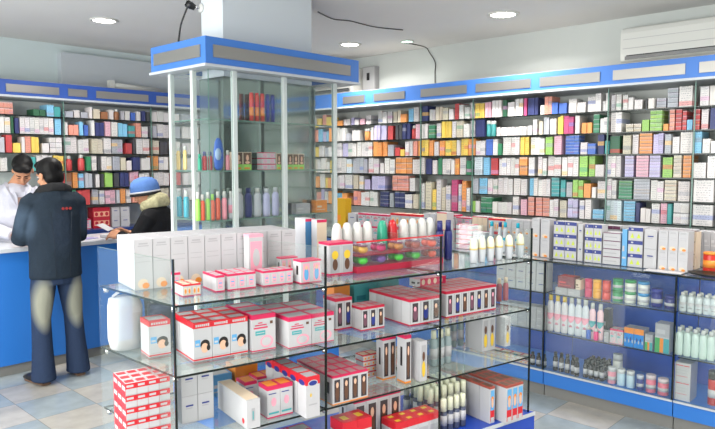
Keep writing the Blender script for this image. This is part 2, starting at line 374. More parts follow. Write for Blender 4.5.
MB().prism(quad(0, GLN, .02, DP), .0, .08, KICK).build('kick_board', g)

# ================================================================== MEDICINE ON THE WALLS
CC = {'w': (218, 212, 210), 'c': (208, 196, 172), 'g': (176, 178, 188), 'y': (240, 200, 40), 'o': (244, 150, 40), 'r': (205, 40, 42), 'b': (40, 100, 200), 'n': (32, 44, 110),
      't': (30, 165, 165), 'e': (30, 140, 90), 'l': (150, 205, 80), 'p': (232, 170, 190), 'm': (205, 45, 120), 'k': (62, 62, 68), 'a': (160, 95, 45), 's': (110, 190, 230),
      'v': (190, 180, 222), 'q': (238, 145, 120), 'h': (200, 214, 222), 'd': (22, 100, 62)}
CN = {'w': 'white', 'c': 'cream', 'g': 'grey', 'y': 'yellow', 'o': 'orange', 'r': 'red', 'b': 'blue', 'n': 'navy', 't': 'teal', 'e': 'green', 'l': 'lime', 'p': 'pink', 'm': 'magenta',
      'k': 'black', 'a': 'brown', 's': 'azure', 'v': 'violet', 'q': 'salmon', 'h': 'ice-blue', 'd': 'bottle-green'}
def unit_carton():
    mb = MB(); mb.box((-.5, -.5, 0), (.5, .5, 1), CARD); me = mb.mesh('medicine_carton'); return me
ME_C = unit_carton()
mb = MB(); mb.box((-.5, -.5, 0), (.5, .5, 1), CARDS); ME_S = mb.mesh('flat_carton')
mb = MB(); mb.lathe([(.40, 0), (.5, .03), (.5, .62), (.44, .72), (.26, .78), (.26, .80)], PLAS, 14); mb.lathe([(.33, .80), (.33, .99), (.28, 1.)], WHITE, 14); ME_B = mb.mesh('medicine_bottle')
mb = MB(); mb.lathe([(.44, 0), (.5, .04), (.5, .74), (.47, .78)], PLAS, 16); mb.lathe([(.5, .78), (.5, .98), (.46, 1.)], WHITE, 16); ME_J = mb.mesh('medicine_jar')
WALLITEMS = []
def put(kind, P, w, d, h, rz, col, key, stack=None):
    WALLITEMS.append(dict(kind=kind, P=P, w=w, d=d, h=h, rz=rz, col=col, key=key, stack=stack))
rndm = random.Random(3)
def fill(rows, side):
    """rows: per shelf 'x0 x1 colour[kind] height count [layers]' read along the real shelf edge"""
    zs = SH_R if side == 'R' else SH_L
    top = 2.20
    for si, txt in rows:
        z = zs[si] if si < 6 else ZG+.002
        ceil_z = (zs[si-1]-.008) if 0 < si < 6 else (top if si == 0 else 1.2)
        gap = ceil_z - z
        for tok in txt.split(','):
            f = tok.split()
            if not f: continue
            x0, x1, c, h, n = float(f[0]), float(f[1]), f[2], float(f[3]), int(f[4]); lay = int(f[5]) if len(f) > 5 else 1
            kind = 'medicine_carton'
            if len(c) > 1: kind = {'B': 'medicine_bottle', 'J': 'medicine_jar'}[c[1]]
            ym = proj((UF, 3, z))[1]
            if side == 'R':
                fu = UF+.012
                v0, v1 = on_u(x0, 165, fu).y, on_u(x1, 165, fu).y; s0, s1 = v0, v1
            else: s0, s1 = on_v(x0, 165, VF+.012).x, on_v(x1, 165, VF+.012).x
            step = (s1-s0)/n
            for i in range(n):
                cx = s0+step*(i+.5); ww = abs(step)*.93
                dep = .10+.08*rndm.random()
                if kind != 'medicine_carton': ww = min(ww, .075); dep = ww
                hh = gap*min(h*1.1, .965)/lay; setb = .004+.02*rndm.random()
                for q in range(lay):
                    h1 = hh*(1 if lay > 1 else (1-.10*rndm.random()*(h < .93)))
                    jit = .006*rndm.random() if lay > 1 else 0
                    if side == 'R': P = (UF+setb+jit+dep/2+.008, cx, z+q*hh+.0005); rz = -math.pi/2
                    else: P = (cx, VF+setb+jit+dep/2+.008, z+q*hh+.0005); rz = 0
                    put(kind, P, ww, dep, h1-.0012 if lay > 1 else h1, rz, c[0], (side, si), (q+1, lay))
ROWS_R = [
 (0, "336 342 o .35 1,343 349 w .4 2,350 353 v .5 1,354 358 w .35 1,359 364 p .4 1,365 370 w .6 1,377 381 w .8 1,382 391 w .75 2,392 396 c .7 1,397 400 c .8 1,400 406 o .5 1,407 412 s .8 1,413 418 w .9 1,421 427 n .93 1,428 434 w .7 2,435 441 c .8 2,442 447 c .75 1,448 452 w .6 1,453 457 r .93 1,458 462 w .8 1,463 468 w .7 1,469 473 w .9 1,474 483 y .9 2,484 490 p .85 2,491 500 w .93 3,501 505 d .95 1,506 513 w .8 2,514 521 w .95 2,522 525 m .95 1,526 536 n .93 3,539 543 w .5 1,543 550 q .93 2,550 556 b .6 2,557 565 b .55 2,567 575 w .7 1,575.5 584 w .5 1,585 593 w .75 1,593.5 599 w .9 1,600 603 w .5 1,604 607 w .9 1,608.5 613 w .8 1,614 619 w .8 1,620 625 w .72 1,626 631 w .6 1,632 640 w .45 1,643 645 k .5 1,646 652 w .5 1,653 663 g .45 1 3,664 675 g .85 1 4,676 690 w .97 1,697 715 w .9 2,717 760 w .8 4"),
 (1, "336 345 w .85 3,346 349 g .5 1,351 359 w .7 2,362 369 oJ .7 1,370 373 w .8 1,374 386 v .85 4,387 392 r .85 1,395 401 k .9 2,402 409 n .95 2,409.5 414 rB .8 1,415 419 p .85 1,421 427 w .85 2,428 434 e .75 1 3,436 440 w .9 1,441 450 y .95 3,451 455 w .9 1,456 462 c .9 1,463 468 w .7 1,469 473 w .9 1,474 483 n .95 3,484 494 tJ .85 2,496 525 w .45 8,526 531 w .5 1,532 536 w .75 1,537 541 c .7 1,542 548 g .85 2,549 555 w .8 2,556 562 y .85 2,562.5 572 m .85 2,573 578 w .9 2,580 590 o .5 2,591 597 e .85 1 4,598 607 w .7 2,609 620 w .93 2,624 639 c .35 2 2,640 647 l .5 1,648 660 l .95 2 5,661 666 o .3 1,667 672 q .9 1 5,673 679 r .95 1 5,680 684 r .8 1 4,684.5 690 s .45 1,690.5 697 r .85 1 4,699 706 w .85 1,708 715 n .85 1,717 760 g .8 4"),
 (2, "336 341 w .9 1,342 347 v .85 1,348 356 w .85 2,357 372 w .9 4,373 386 o .9 3,387 393 g .7 1,394 399 r .5 1,399.5 404 y .4 1,405 412 w .9 2,413 417 q .9 1,417.5 420 o .9 1,421 428 y .95 2,429 433 o .9 1,434 438 w .8 1,439 444 o .9 1,445 455 y .9 2,456 459 w .9 1,460 467 y .97 2,468 474 o .9 1,475 484 w .8 2,485 492 b .9 1,492.5 497 w .9 1,497 501 e .6 1,502 519 w .95 4,520 528 y .9 2,530 544 w .9 3,545 552 l .9 1,553 561 p .93 2,564 578 b .95 3 6,579 586 w .6 1,587 595 b .5 1,596 602.5 n .95 1,603.5 608 t .6 1,609 619 d .85 1,622 630 c .9 1,631 637 w .9 1,638 651 o .95 1 6,652 662 v .9 2,664 670 g .85 1,671 678 w .7 1,678.5 691 w .95 1,693 700 s .95 1,701 709 w .6 1,710 715 w .5 1,717 760 w .8 3"),
 (3, "335 345 w .95 2,346 351 h .9 1,352 367 g .9 4,368 378 w .9 2,379 383 w .6 1,384 394 w .85 2,395 411 o .95 3 3,412 420 w .8 1,421 424 w .9 1,425 431 n .9 2,432 436 w .8 1,437 441 e .9 1,442 450 w .9 2,451 454 w .8 1,454.5 458 o .85 1,459 465 w .9 1,466 471 e .75 1,474 482 h .9 1,483 489 s .85 1,490 497 r .9 1,498 518 w .85 5,519 527 o .85 1 2,528 534 w .9 1,538 546 w .9 2,547 553 w .9 1,554 561 w .9 1,562 578 w .9 3,579 587 l .97 1,588 594 l .97 1,595 604 w .55 1,606 620 w .95 3,624 633 v .95 1 7,635 648 p .95 1 7,649 660 v .93 1 7,662 672 l .85 1,673 681 c .95 1 6,682 690 o .95 1 6,693 706 w .65 1,707 715 w .9 1,717 760 w .8 3"),
 (4, "336 344 w .85 2,345 352 w .9 1,353 358 c .9 1,359 363 w .9 1,363.5 369 v .6 1,371 385 v .85 2,392 408 q .85 3 4,408.5 414 w .8 1,473 478 g .8 1,479 487 s .85 1,488 497 w .8 2,498 512 w .85 3,513 520 w .9 1,521 527 w .8 1,529 533 s .9 1,534 550 w .85 4,551 559 t .9 1 5,560 565 t .85 1,566 572 g .7 1,573 583 l .8 2,584 591 o .7 1,592 596 w .5 1,597 605 w .8 1,607 616 w .9 2,618 632 e .8 1 6,633 650 g .9 1 7,651 664 w .85 2,665 677 c .85 1 6,678 690 w .9 1,693.5 715 w .96 1,717 760 w .9 2"),
 (5, "336 341 s .7 1,342 347 o .7 1,348 352 a .5 1,353 360 q .9 2,361 377 w .85 4,379 388 n .9 2 4,389 393 g .8 1,394 404 n .9 2 3,405 412 w .8 1,413 418 c .85 1,472 475 l .6 1,476 480 w .6 1,481 492 e .8 2 3,493 512 w .6 4,513 519 w .9 1,521 527 p .8 1,528 534 q .93 1 4,536 549 q .95 2 5,549.5 558 w .9 2,560 567 c .8 1,568 578 v .9 2 2,580 585 w .9 1,586 592 w .9 1,593 604 s .45 1 2,607 622 h .93 4,624 636 s .93 1 7,637 641 n .85 1,642 652 w .6 2,653 661 w .85 1,661.5 668 p .9 1,669 673 t .85 1,674 690 w .93 2 2,693.5 715 w .9 1,717 760 w .9 2"),
]
ROWS_L = [
 (0, "-40 -2 w .8 6,2 16 q .9 3 2,36 48 d .5 2,49 56 s .9 1,56.5 63 t .8 1,67 75 g .5 1,76 82 w .6 1,83 90 g .5 1,91 94 w .9 1,95 102 c .8 1,103 110 a .6 1,111 115 w .8 1,116 122 aB .85 1,123 126 g .8 1,127 132 w .8 1,133 137 b .7 1,138 142 w .8 1,143 147 n .85 1,148 151 k .8 1,153 170 w .9 3,172 181 w .8 2,183 200 g .8 3,205 240 w .8 5"),
 (1, "-40 -2 g .8 6,1 12 w .9 2,13 16 d .9 1,17 21 n .9 1,22 55 w .93 7,56.5 63 s .9 1,66 69 w .7 1,70 80 q .6 2,81 85 s .8 1,86 90 b .6 1,93 96 w .9 1,97 106 n .8 2,107 112 p .9 1,113 119 w .9 1,120 129 s .8 2,130 136 t .7 1,137 142 q .9 1,143 149 w .7 1,154 158 g .7 1,159 170 w .9 2,172 181 g .8 2,184 200 w .8 3,205 240 c .8 5"),
 (2, "-40 -2 w .8 6,1 6 g .8 1,7 13 r .93 1,14 22 y .5 1,23 26 w .8 1,26.5 32 q .9 1,32.5 40 y .85 2,43 50 w .5 1,51 63 w .8 2 3,66 78 w .9 2,79 90 w .8 2,93 104 c .9 2,105 112 w .9 1,113 124 g .85 2,127 133 r .6 1,134 136 k .9 1,137 150 w .93 2,154 160 c .9 1,161 169 k .8 2,172 181 w .8 2,184 200 w .7 3,205 240 w .8 5"),
 (3, "-40 -2 c .8 6,1 8 w .7 1,31 36 t .8 1,37 53 w .9 3,54 64 y .85 2,67 74 rB .9 1,79 86 rB .93 1,86.5 91 e .85 1,92 97 w .9 1,98 101 k .9 1,102 112 w .8 2,113 120 g .8 1,121 126 c .8 1,127 132 w .6 1,133 141 n .8 2,142 151 w .75 2,154 159 o .85 1,160 169 w .9 2,172 181 c .8 2,184 200 w .8 3,205 240 g .8 5"),
 (4, "55 60 g .7 1,61 65 r .85 1,66 72 a .9 1,73 78 o .9 1,79 84 s .9 1,85 92 g .85 2,93 95 k .9 1,96 100 w .8 1,101 104 k .8 1,105 113 l .85 2,114 119 k .85 1,120 129 n .85 2,130 139 p .9 2,140 150 w .8 2,154 169 w .85 3,172 181 r .8 2,184 200 w .8 3,205 240 w .8 5"),
 (5, "55 69 w .8 3,70 76 e .85 1,77 90 r .9 3,92 98 g .85 1,99 104 w .8 1,105 115 p .8 2,116 119 g .8 1,120 125 o .85 1,126 131 w .8 1,132 137 q .8 1,138 150 w .8 2,154 169 c .85 3,172 181 w .8 2,184 200 w .8 3,205 240 w .8 5"),
]
fill(ROWS_R, 'R'); fill(ROWS_L, 'L')
# corner end of the long wall, seen through the pillar case
cr_ = random.Random(11)
for si in range(6):
    x = 290
    while x < 331:
        wd = cr_.choice([3, 4, 5]); c = cr_.choice('wwwwwgcqsoyv')
        fill([(si, f"{x} {x+wd} {c} {cr_.uniform(.6,.92):.2f} 1")], 'R'); x += wd+.4
# the tall cartons in the bay with a missing shelf stand on the lowest shelf and reach up two gaps
def tallrow(txt, z, gap):
    for tok in txt.split(','):
        f = tok.split(); x0, x1 = float(f[0]), float(f[1]); v0, v1 = on_u(x0, 190, UF+.012).y, on_u(x1, 190, UF+.012).y
        put('medicine_carton', (UF+.07, (v0+v1)/2, z+.0005), abs(v1-v0)*.93, .1, gap*float(f[3]), -math.pi/2, f[2][0], ('R', 7), (1, 1))
tallrow("421 424 w .8 1,425 431 c .85 1,432 435.5 y .62 1,436 440.5 w .93 1,441 445 c .7 1,445.5 450 w .75 1,451 457 m .93 1,458 461 w .8 1,461.5 465.5 o .9 1,466 469.5 w .7 1", SH_R[5], .31)

CNT = {}; STK = {}
SHN = {0: 'top shelf', 1: 'second shelf down', 2: 'third shelf down', 3: 'fourth shelf down', 4: 'fifth shelf down', 5: 'sixth shelf down', 7: 'double-height shelf'}
PROTO = {'medicine_carton': ME_C, 'medicine_bottle': ME_B, 'medicine_jar': ME_J}
def px_size(it): d = (Vector(it['P'])-CAM).length; x = proj(it['P'])[0]; vis = .35 if (it['key'][0] == 'L' and x > 171) or (it['key'][0] == 'R' and x < 333) or x < 0 or x > 715 else 1; return it['w']*it['h']/d/d*vis
def ordkey(it): P = it['P']; return (it['key'], -P[1] if it['key'][0] == 'R' else -P[0], P[2])
WALLITEMS.sort(key=ordkey)
cart = sorted([i for i in WALLITEMS if i['kind'] == 'medicine_carton' and i['stack'][1] == 1], key=px_size, reverse=True)
far = set(id(i) for i in cart[300:])
bmf = MB(); bmf.mi(CARDM); cl_ = bmf.bm.loops.layers.color.new('Col') if False else None
FARB = []
for it in WALLITEMS:
    side, si = it['key']; wall = 'long wall' if side == 'R' else 'far wall'
    cname = CN[it['col']]; noun = {'medicine_carton': 'carton', 'medicine_bottle': 'bottle', 'medicine_jar': 'jar'}[it['kind']]
    jf = rndm.uniform(-.16, .04); base_ = lin(CC[it['col']])[:3]; lum = sum(base_)/3; jit = [min(1, max(0, (x*.80+lum*.165+.015)*(1+jf+rndm.uniform(-.02, .02)))) for x in base_]+[1]
    if id(it) in far: FARB.append((it, jit)); continue
    q, lay = it['stack']
    if lay > 1:
        if q == 1: STK[(side, si, cname)] = STK.get((side, si, cname), 0)+1
        n = STK[(side, si, cname)]
        lab = f"flat {cname} carton, {ordw(q)} up in {ordw(n)} {cname} stack from corner, {SHN[si]}, {wall}"
    else:
        k = (side, si, cname, noun); CNT[k] = CNT.get(k, 0)+1
        size = 'tall' if it['h'] > .135 else ('low' if it['h'] < .09 else 'upright')
        lab = f"{size} {cname} {noun}, {ordw(CNT[k])} single {cname} one from corner, {SHN[si]}, {wall}"
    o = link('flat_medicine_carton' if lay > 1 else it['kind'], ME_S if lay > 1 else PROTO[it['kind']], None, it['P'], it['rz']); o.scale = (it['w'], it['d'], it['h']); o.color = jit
    tag(o, lab, noun, f"medicine on the {SHN[si]}, {wall}")
if FARB:
    vs, fs, cs = [], [], []
    for it, c in FARB:
        M = Matrix.Translation(it['P']) @ Matrix.Rotation(it['rz'], 4, 'Z') @ Matrix.Diagonal((it['w'], it['d'], it['h'], 1)); b = len(vs)
        vs += [M @ Vector((x, y, z)) for x in (-.5, .5) for y in (-.5, .5) for z in (0, 1)]
        fs += [[b+k for k in q] for q in ((0, 1, 3, 2), (4, 6, 7, 5), (0, 4, 5, 1), (2, 3, 7, 6), (0, 2, 6, 4), (1, 5, 7, 3))]; cs += [c]*24
    me = bpy.data.meshes.new('far_cartons'); me.from_pydata([tuple(v) for v in vs], [], fs); at = me.color_attributes.new('Col', 'FLOAT_COLOR', 'CORNER')
    for i, c in enumerate(cs): at.data[i].color = c
    me.materials.append(CARDM); o = link('small_medicine_cartons', me)
    tag(o, 'remaining small assorted medicine cartons packed along both walls of shelving', 'cartons', None, 'stuff')

# ================================================================== CARTON STYLES FOR THE FOREGROUND
cw = mat('carton_white', (190, 188, 191), .4); cr = mat('carton_red', (206, 30, 44), .4); cm = mat('carton_magenta', (204, 32, 84), .4); cgy = mat('carton_grey', (168, 166, 170), .4)
cpk = mat('carton_pink', (236, 160, 178), .4); cbl = mat('carton_sky', (96, 165, 215), .4); cte = mat('carton_teal', (70, 160, 165), .4); cbk = mat('carton_black', (28, 22, 22), .4)
csk = mat('printed_skin', (226, 178, 150), .5); cnv = mat('carton_navy', (36, 50, 130), .4); cor = mat('carton_orange', (232, 140, 50), .4); cbr = mat('carton_brown', (96, 62, 44), .4)
cdk = mat('window_dark', (70, 62, 66), .2); cye = mat('carton_yellow', (230, 190, 50), .4); cgn = mat('carton_green', (70, 160, 90), .4); cbe = mat('carton_beige', (222, 200, 176), .5)
def disc(mb, c, rx, rz_, m, y, n=14):
    v = [mb.bm.verts.new((c[0]+rx*math.cos(2*math.pi*k/n), y, c[1]+rz_*math.sin(2*math.pi*k/n))) for k in range(n)]
    mb.bm.faces.new(v).material_index = mb.mi(m)
def carton(style, w, d, h, seed=0):
    """one printed carton; front is -y, origin at the front left bottom corner; print lies a hair above the card"""
    mb = MB(); e = .0003
    rn = random.Random(seed)
    def F(x0, x1, z0, z1, m, lvl=1): mb.box((x0*w, -e*lvl, z0*h), (x1*w, -e*(lvl-1), z1*h), m)
    def TP(x0, x1, y0, y1, m): mb.box((x0*w, y0*d, h), (x1*w, y1*d, h*1.002+e), m)
    def wrap(z0, z1, m):
        mb.box((-e, -e, z0*h), (w+e, d+e, z1*h), m)
    body = {'teal': cte, 'orangebox': cor, 'bluebox': cbl, 'greybox': cgy, 'maroon': mat('carton_maroon', (120, 20, 40), .4), 'tan': cbe, 'black': cbk, 'redstack': cw, 'mustard': mat('carton_mustard', (208, 160, 20), .5)}.get(style, cw)
    mb.box((0, 0, 0), (w, d, h), body)
    if style == 'face':
        wrap(.86, 1.002, cr); wrap(.02, .06, cr); TP(.1, .9, .2, .8, cgy)
        for k in range(6): F(.12+.11*k, .20+.11*k, .90, .96, cw, 2)
        F(.78, .86, .89, .97, cw, 2)
        disc(mb, (w*.62, h*.42), w*.26, h*.13, cbk, -e*2); disc(mb, (w*.60, h*.33), w*.2, h*.13, csk, -e*3); disc(mb, (w*.80, h*.33), w*.1, h*.08, cbk, -e*4)
        F(.08, .36, .38, .56, cbl, 2); F(.12, .3, .42, .47, cw, 3); F(.1, .9, .09, .1, cgy, 2)
    elif style == 'nip':
        wrap(.88, 1.002, cm); wrap(.01, .04, cm); TP(.06, .94, .15, .85, cgy)
        F(.12, .62, .70, .73, cm, 2); F(.08, .66, .62, .66, cm, 2); F(.26, .44, .76, .79, cm, 2); F(.14, .56, .44, .56, cte, 2); F(.18, .52, .49, .51, cw, 3)
        disc(mb, (w*.62, h*.25), w*.28, h*.17, cpk, -e*2); disc(mb, (w*.6, h*.25), w*.2, h*.12, cw, -e*3); F(.76, .88, .72, .80, cbr, 2)
    elif style == 'window':
        wrap(.90, 1.002, mat('carton_crimson', (188, 24, 58), .4)); wrap(.0, .05, mat('carton_crimson', (188, 24, 58), .4)); TP(.12, .88, .1, .9, mat('carton_dusty_rose', (176, 128, 132), .5))
        F(.26, .80, .12, .84, cdk, 2); c = rn.choice([cbr, cnv, mat('print_olive', (120, 112, 84), .5), mat('print_plum', (110, 70, 86), .5)]); disc(mb, (w*.54, h*.40), w*.24, h*.22, c, -e*3); disc(mb, (w*.5, h*.62), w*.13, h*.09, rn.choice([csk, cpk, cbe]), -e*4); F(.0, .1, .1, .88, cgy, 1.5)
    elif style in ('brownwin', 'winblue', 'winred'):
        wrap(.93, 1.002, cm); c = {'brownwin': cbr, 'winblue': cbl, 'winred': cr}[style]
        F(.2, .85, .08, .86, cdk if style == 'brownwin' else cpk, 2); disc(mb, (w*.52, h*.4), w*.22, h*.28, c, -e*3); disc(mb, (w*.52, h*.68), w*.15, h*.1, csk, -e*4); wrap(0, .04, cor if style == 'brownwin' else cm)
        mb.box((-e, d*.35, h*.35), (0, d*.6, h*.75), cbk)
        if style == 'brownwin': TP(.12, .88, .1, .9, mat('carton_dusty_rose', (176, 128, 132), .5))
    elif style == 'rednip':
        wrap(.86, 1.002, cr); TP(.1, .9, .15, .85, cbe); wrap(.0, .06, cm)
        for x in (.14, .58): F(x, x+.3, .14, .72, cbe, 2); disc(mb, (w*(x+.15), h*.42), w*.11, h*.2, cor, -e*3)
    elif style == 'lowred':
        wrap(.87, 1.002, cm); wrap(.0, .07, cm); TP(.12, .88, .1, .9, cgy); F(.25, .75, .2, .75, cpk, 2); F(.32, .68, .5, .58, cbl, 3); F(.35, .65, .28, .36, cgy, 3)
    elif style == 'tall':
        F(.25, .75, .90, .93, cgy, 2); F(.2, .8, .86, .88, cgy, 2); F(.15, .85, .65, .66, cgy, 2); F(.15, .85, .55, .56, cgy, 2); disc(mb, (w*.45, h*.12), w*.3, h*.1, cbe, -e*2); disc(mb, (w*.6, h*.08), w*.2, h*.06, cor, -e*3)
        F(.0, .03, 0, 1, cgy, 1.5); TP(.05, .95, .05, .95, cgy)
    elif style == 'oval':
        wrap(.80, 1.002, cr); TP(.1, .9, .1, .9, cgy); disc(mb, (w*.5, h*.84), w*.36, h*.08, cw, -e*3); disc(mb, (w*.5, h*.84), w*.3, h*.06, cnv, -e*4); F(.2, .8, .3, .33, cgy, 2); disc(mb, (w*.35, h*.55), w*.06, h*.05, cye, -e*2)
        v = [mb.bm.verts.new((-e*2, d*.5+d*.36*math.cos(2*math.pi*k/12), h*.84+h*.07*math.sin(2*math.pi*k/12))) for k in range(12)]; mb.bm.faces.new(v).material_index = mb.mi(cnv)
    elif style == 'pinkpump':
        wrap(.88, 1.002, cm); TP(.1, .9, .1, .9, cor); wrap(0, .04, cm); F(.1, .7, .75, .78, cnv, 2); disc(mb, (w*.5, h*.5), w*.2, h*.14, cpk, -e*2); F(.1, .9, .12, .18, cte, 2)
    elif style == 'laid':
        F(0, .12, 0, 1, cw, 2); F(.12, 1, 0, 1, cm, 2); F(.02, .1, .4, .6, cbk, 3)
        for k in range(4): disc(mb, (w*(.22+.2*k), h*.5), w*.055, h*.4, cbe, -e*4)
        mb.box((0, 0, h), (w, d, h+e), cpk); mb.box((-e, d*.2, h*.35), (0, d*.7, h*.6), cbk)
    elif style == 'small':
        F(0, 1, .55, 1, cr, 2); F(.08, .7, .68, .86, cw, 3); F(0, 1, 0, .06, cgy, 2); mb.box((-e, 0, 0), (0, d, h), cr)
        mb.box((-2*e, d*.1, h*.35), (-e, d*.85, h*.7), cw); TP(.1, .9, .2, .8, cr)
    elif style == 'bluelabel':
        F(.25, .72, .62, .68, cnv, 2); F(.25, .65, .54, .57, cgy, 2); F(0, 1, 0, .02, cgy, 2); F(.98, 1, 0, 1, cgy, 2); TP(.05, .95, .05, .95, cgy)
    elif style == 'bigwhite':
        TP(.03, .97, .03, .97, cbe); F(.35, .6, .25, .7, cgy, 2); F(.42, .5, .3, .6, cte, 3)
        v = [mb.bm.verts.new((-e, d*.12+d*.04*math.cos(2*math.pi*k/12), h*.22+h*.1*math.sin(2*math.pi*k/12))) for k in range(12)]; mb.bm.faces.new(v).material_index = mb.mi(cr)
    elif style == 'redtop':
        wrap(.75, 1.002, cr); TP(.3, .7, .3, .7, cye); F(.1, .9, .1, .6, cgy, 2)
    elif style == 'girl':
        wrap(.94, 1.002, mat('carton_rust', (160, 74, 62), .5)); TP(.1, .9, .1, .9, cbr); F(.1, .95, .05, .45, cr, 2); F(.15, .9, .35, .9, cbl, 3); disc(mb, (w*.5, h*.55), w*.25, h*.13, csk, -e*5); disc(mb, (w*.5, h*.66), w*.28, h*.08, cor, -e*4); F(.2, .85, .05, .16, cw, 4)
    elif style == 'yellowfig':
        F(.2, .85, .1, .9, cgy, 2); disc(mb, (w*.5, h*.3), w*.25, h*.2, cye, -e*3); disc(mb, (w*.5, h*.62), w*.2, h*.12, cbr, -e*3)
    elif style == 'doll':
        wrap(.93, 1.002, cm); F(.12, .88, .06, .9, cgy, 2); disc(mb, (w*.5, h*.62), w*.28, h*.14, cye, -e*3); disc(mb, (w*.5, h*.32), w*.22, h*.18, cbr, -e*4); wrap(0, .05, cm)
    elif style == 'blueface': F(0, 1, 0, 1, mat('carton_slate_blue', (70, 130, 180), .4), 2); F(.0, 1, .94, 1, cm, 3)
    elif style == 'beigeface': F(0, 1, 0, 1, cbe, 2); F(.0, 1, .94, 1, cm, 3)
    elif style == 'triangle':
        F(0, 1, .72, 1, cnv, 2); F(.2, .35, .8, .92, cw, 3)
        for c in (.28, .72):
            v = [mb.bm.verts.new((w*x, -e*3, h*z)) for x, z in ((c-.14, .2), (c+.14, .2), (c, .58))]; mb.bm.faces.new(v).material_index = mb.mi(mat('carton_acid', (200, 215, 60), .4))
    elif style == 'outlined':
        F(0, 1, .9, 1, mat('carton_wine_line', (110, 60, 90), .5), 2); F(.1, .8, .4, .5, cgy, 2); F(.0, .03, 0, 1, cgy, 2)
    elif style == 'pinkclear':
        wrap(.94, 1.002, cpk); F(.1, .9, .1, .85, cpk, 2); disc(mb, (w*.5, h*.5), w*.25, h*.2, cw, -e*3)
    elif style in ('maroon', 'tan', 'teal', 'orangebox', 'bluebox', 'greybox', 'mustard', 'black'):
        c2 = {'maroon': cr, 'tan': cbr, 'teal': mat('carton_petrol', (24, 110, 125), .4), 'orangebox': cbe, 'bluebox': cw, 'greybox': cw, 'mustard': cor, 'black': cgy}[style]
        F(.1, .5, .4, .55, c2, 2); F(.1, .8, .2, .25, c2, 2); TP(.1, .9, .1, .9, c2)
    elif style == 'bluepic':
        F(0, 1, .7, 1, cor, 2); F(0, 1, 0, .7, mat('carton_cyan', (30, 130, 210), .4), 2)
        for k in range(5): disc(mb, (w*(.12+.19*k), h*(.3+.12*(k % 2))), w*.07, h*.1, cnv if k % 2 else cw, -e*4)
        mb.box((0, 0, h), (w, d, h+e), cgy)
    elif style == 'pic3':
        F(0, .35, 0, .5, cgn, 2); F(.35, .6, 0, .5, cor, 2); F(.6, 1, 0, .5, cte, 2); F(0, 1, .55, 1, cgy, 2); F(.1, .7, .65, .8, cw, 3)
    elif style == 'redtext':
        for z in (.92, .45):
            F(.08, .5, z, z+.02, cr, 2); F(.55, .92, z, z+.02, cr, 2); F(.1, .8, z-.12, z-.11, cgy, 2); F(.1, .7, z-.2, z-.19, cgy, 2); F(.1, .8, z-.28, z-.27, cr, 2)
        F(0, 1, .49, .5, cgy, 2)
    return mb.mesh('carton')

GROT = GRZ
def plane_h(x, y, P, n):  # height of the pixel on the vertical plane through P
    return plane(x, y, P, n).z
def grow(z, x0, y0, x1, ytop, nx, ny, dep, style, desc, cat='box', layers=1, b=None, name=None, xleft=None, hh=None, order=None):
    """a block of cartons on the gondola shelf: front left bottom pixel (x0, y0), right edge x1, top pixel row ytop"""
    if b is None: a, b = gab(x0, y0, z)
    else: a = ga_at(x0, b)
    a1 = ga_at(x1, b); h = hh or plane_h(x0, ytop, GP+GN*b, GN)-z
    w = (a1-a)/nx; h1 = h/layers
    if xleft is not None:   # depth from where the left face ends in the picture
        dd = (plane(xleft, 300, GP+GE*a, GE)-GP).dot(GN)-b; dep = max(.02, dd/ny)
    shelf = {GZ[0]: 'top glass shelf', GZ[1]: 'second glass shelf', GZ[2]: 'third glass shelf', GZ[3]: 'blue base'}.get(z, 'second glass shelf')
    me = [carton(style, w*.975, dep*.96, h1-.0006, s) for s in range(3 if style == 'window' else 1)]
    for k in range(layers):
        for j in range(ny):
            for i in range(nx):
                o = link(name or 'product_carton', me[(i+j) % len(me)], None, gw(a+i*w+w*.0125, b+j*dep, z+.0008+k*h1), GRZ)
                bits = [desc]
                if nx > 1: bits.append(ordw(i+1)+' along')
                if ny > 1: bits.append(ordw(j+1)+' row back')
                if layers > 1: bits.append(ordw(k+1)+' layer up')
                bits.append(shelf)
                tag(o, ', '.join(bits), cat, f"{desc} on the gondola")
    return a, b, w, h
Z1, Z2, Z3, Z4 = GZ
# top shelf
grow(Z1, 135, 291, 296, 240, 10, 1, .085, 'tall', 'tall white carton in the back row', layers=1, xleft=118)
grow(Z1, 183, 297, 201, 285, 2, 3, .03, 'rednip', 'low red white carton with orange print')
grow(Z1, 173.5, 291, 181, 273, 1, 1, .025, 'lowred', 'small red topped carton at end glass')
grow(Z1, 216, 292.5, 225, 276, 1, 3, .045, 'lowred', 'small magenta trimmed carton', xleft=203)
grow(Z1, 228, 291, 256, 274.5, 3, 3, .04, 'lowred', 'short pink trimmed carton')
grow(Z1, 263, 287, 293, 271.5, 4, 2, .05, 'lowred', 'squat pink edged carton', xleft=255)
grow(Z1, 301, 284, 321.5, 261, 2, 1, .05, 'winblue', 'white window carton with blue and pink contents', xleft=293)
grow(Z1, 281, 278, 298, 258, 3, 1, .04, 'winred', 'white slotted carton with red lid')
grow(Z1, 252, 268, 262, 253, 1, 1, .04, 'lowred', 'white sided carton below the clear pink box', xleft=246)
grow(Z1, 249.5, 262, 264, 235, 1, 1, .05, 'pinkclear', 'pale box with salmon pink lid', b=.27)
grow(Z1, 305.5, 265, 315, 219, 1, 1, .08, 'blueface', 'tall white carton with slate blue front', xleft=295)
grow(Z1, 317, 266, 327, 220, 1, 1, .05, 'beigeface', 'tall carton with beige front')
grow(Z1, 329, 276, 353, 243.5, 2, 2, .042, 'doll', 'clear fronted carton with yellow doll shapes', cat='box')
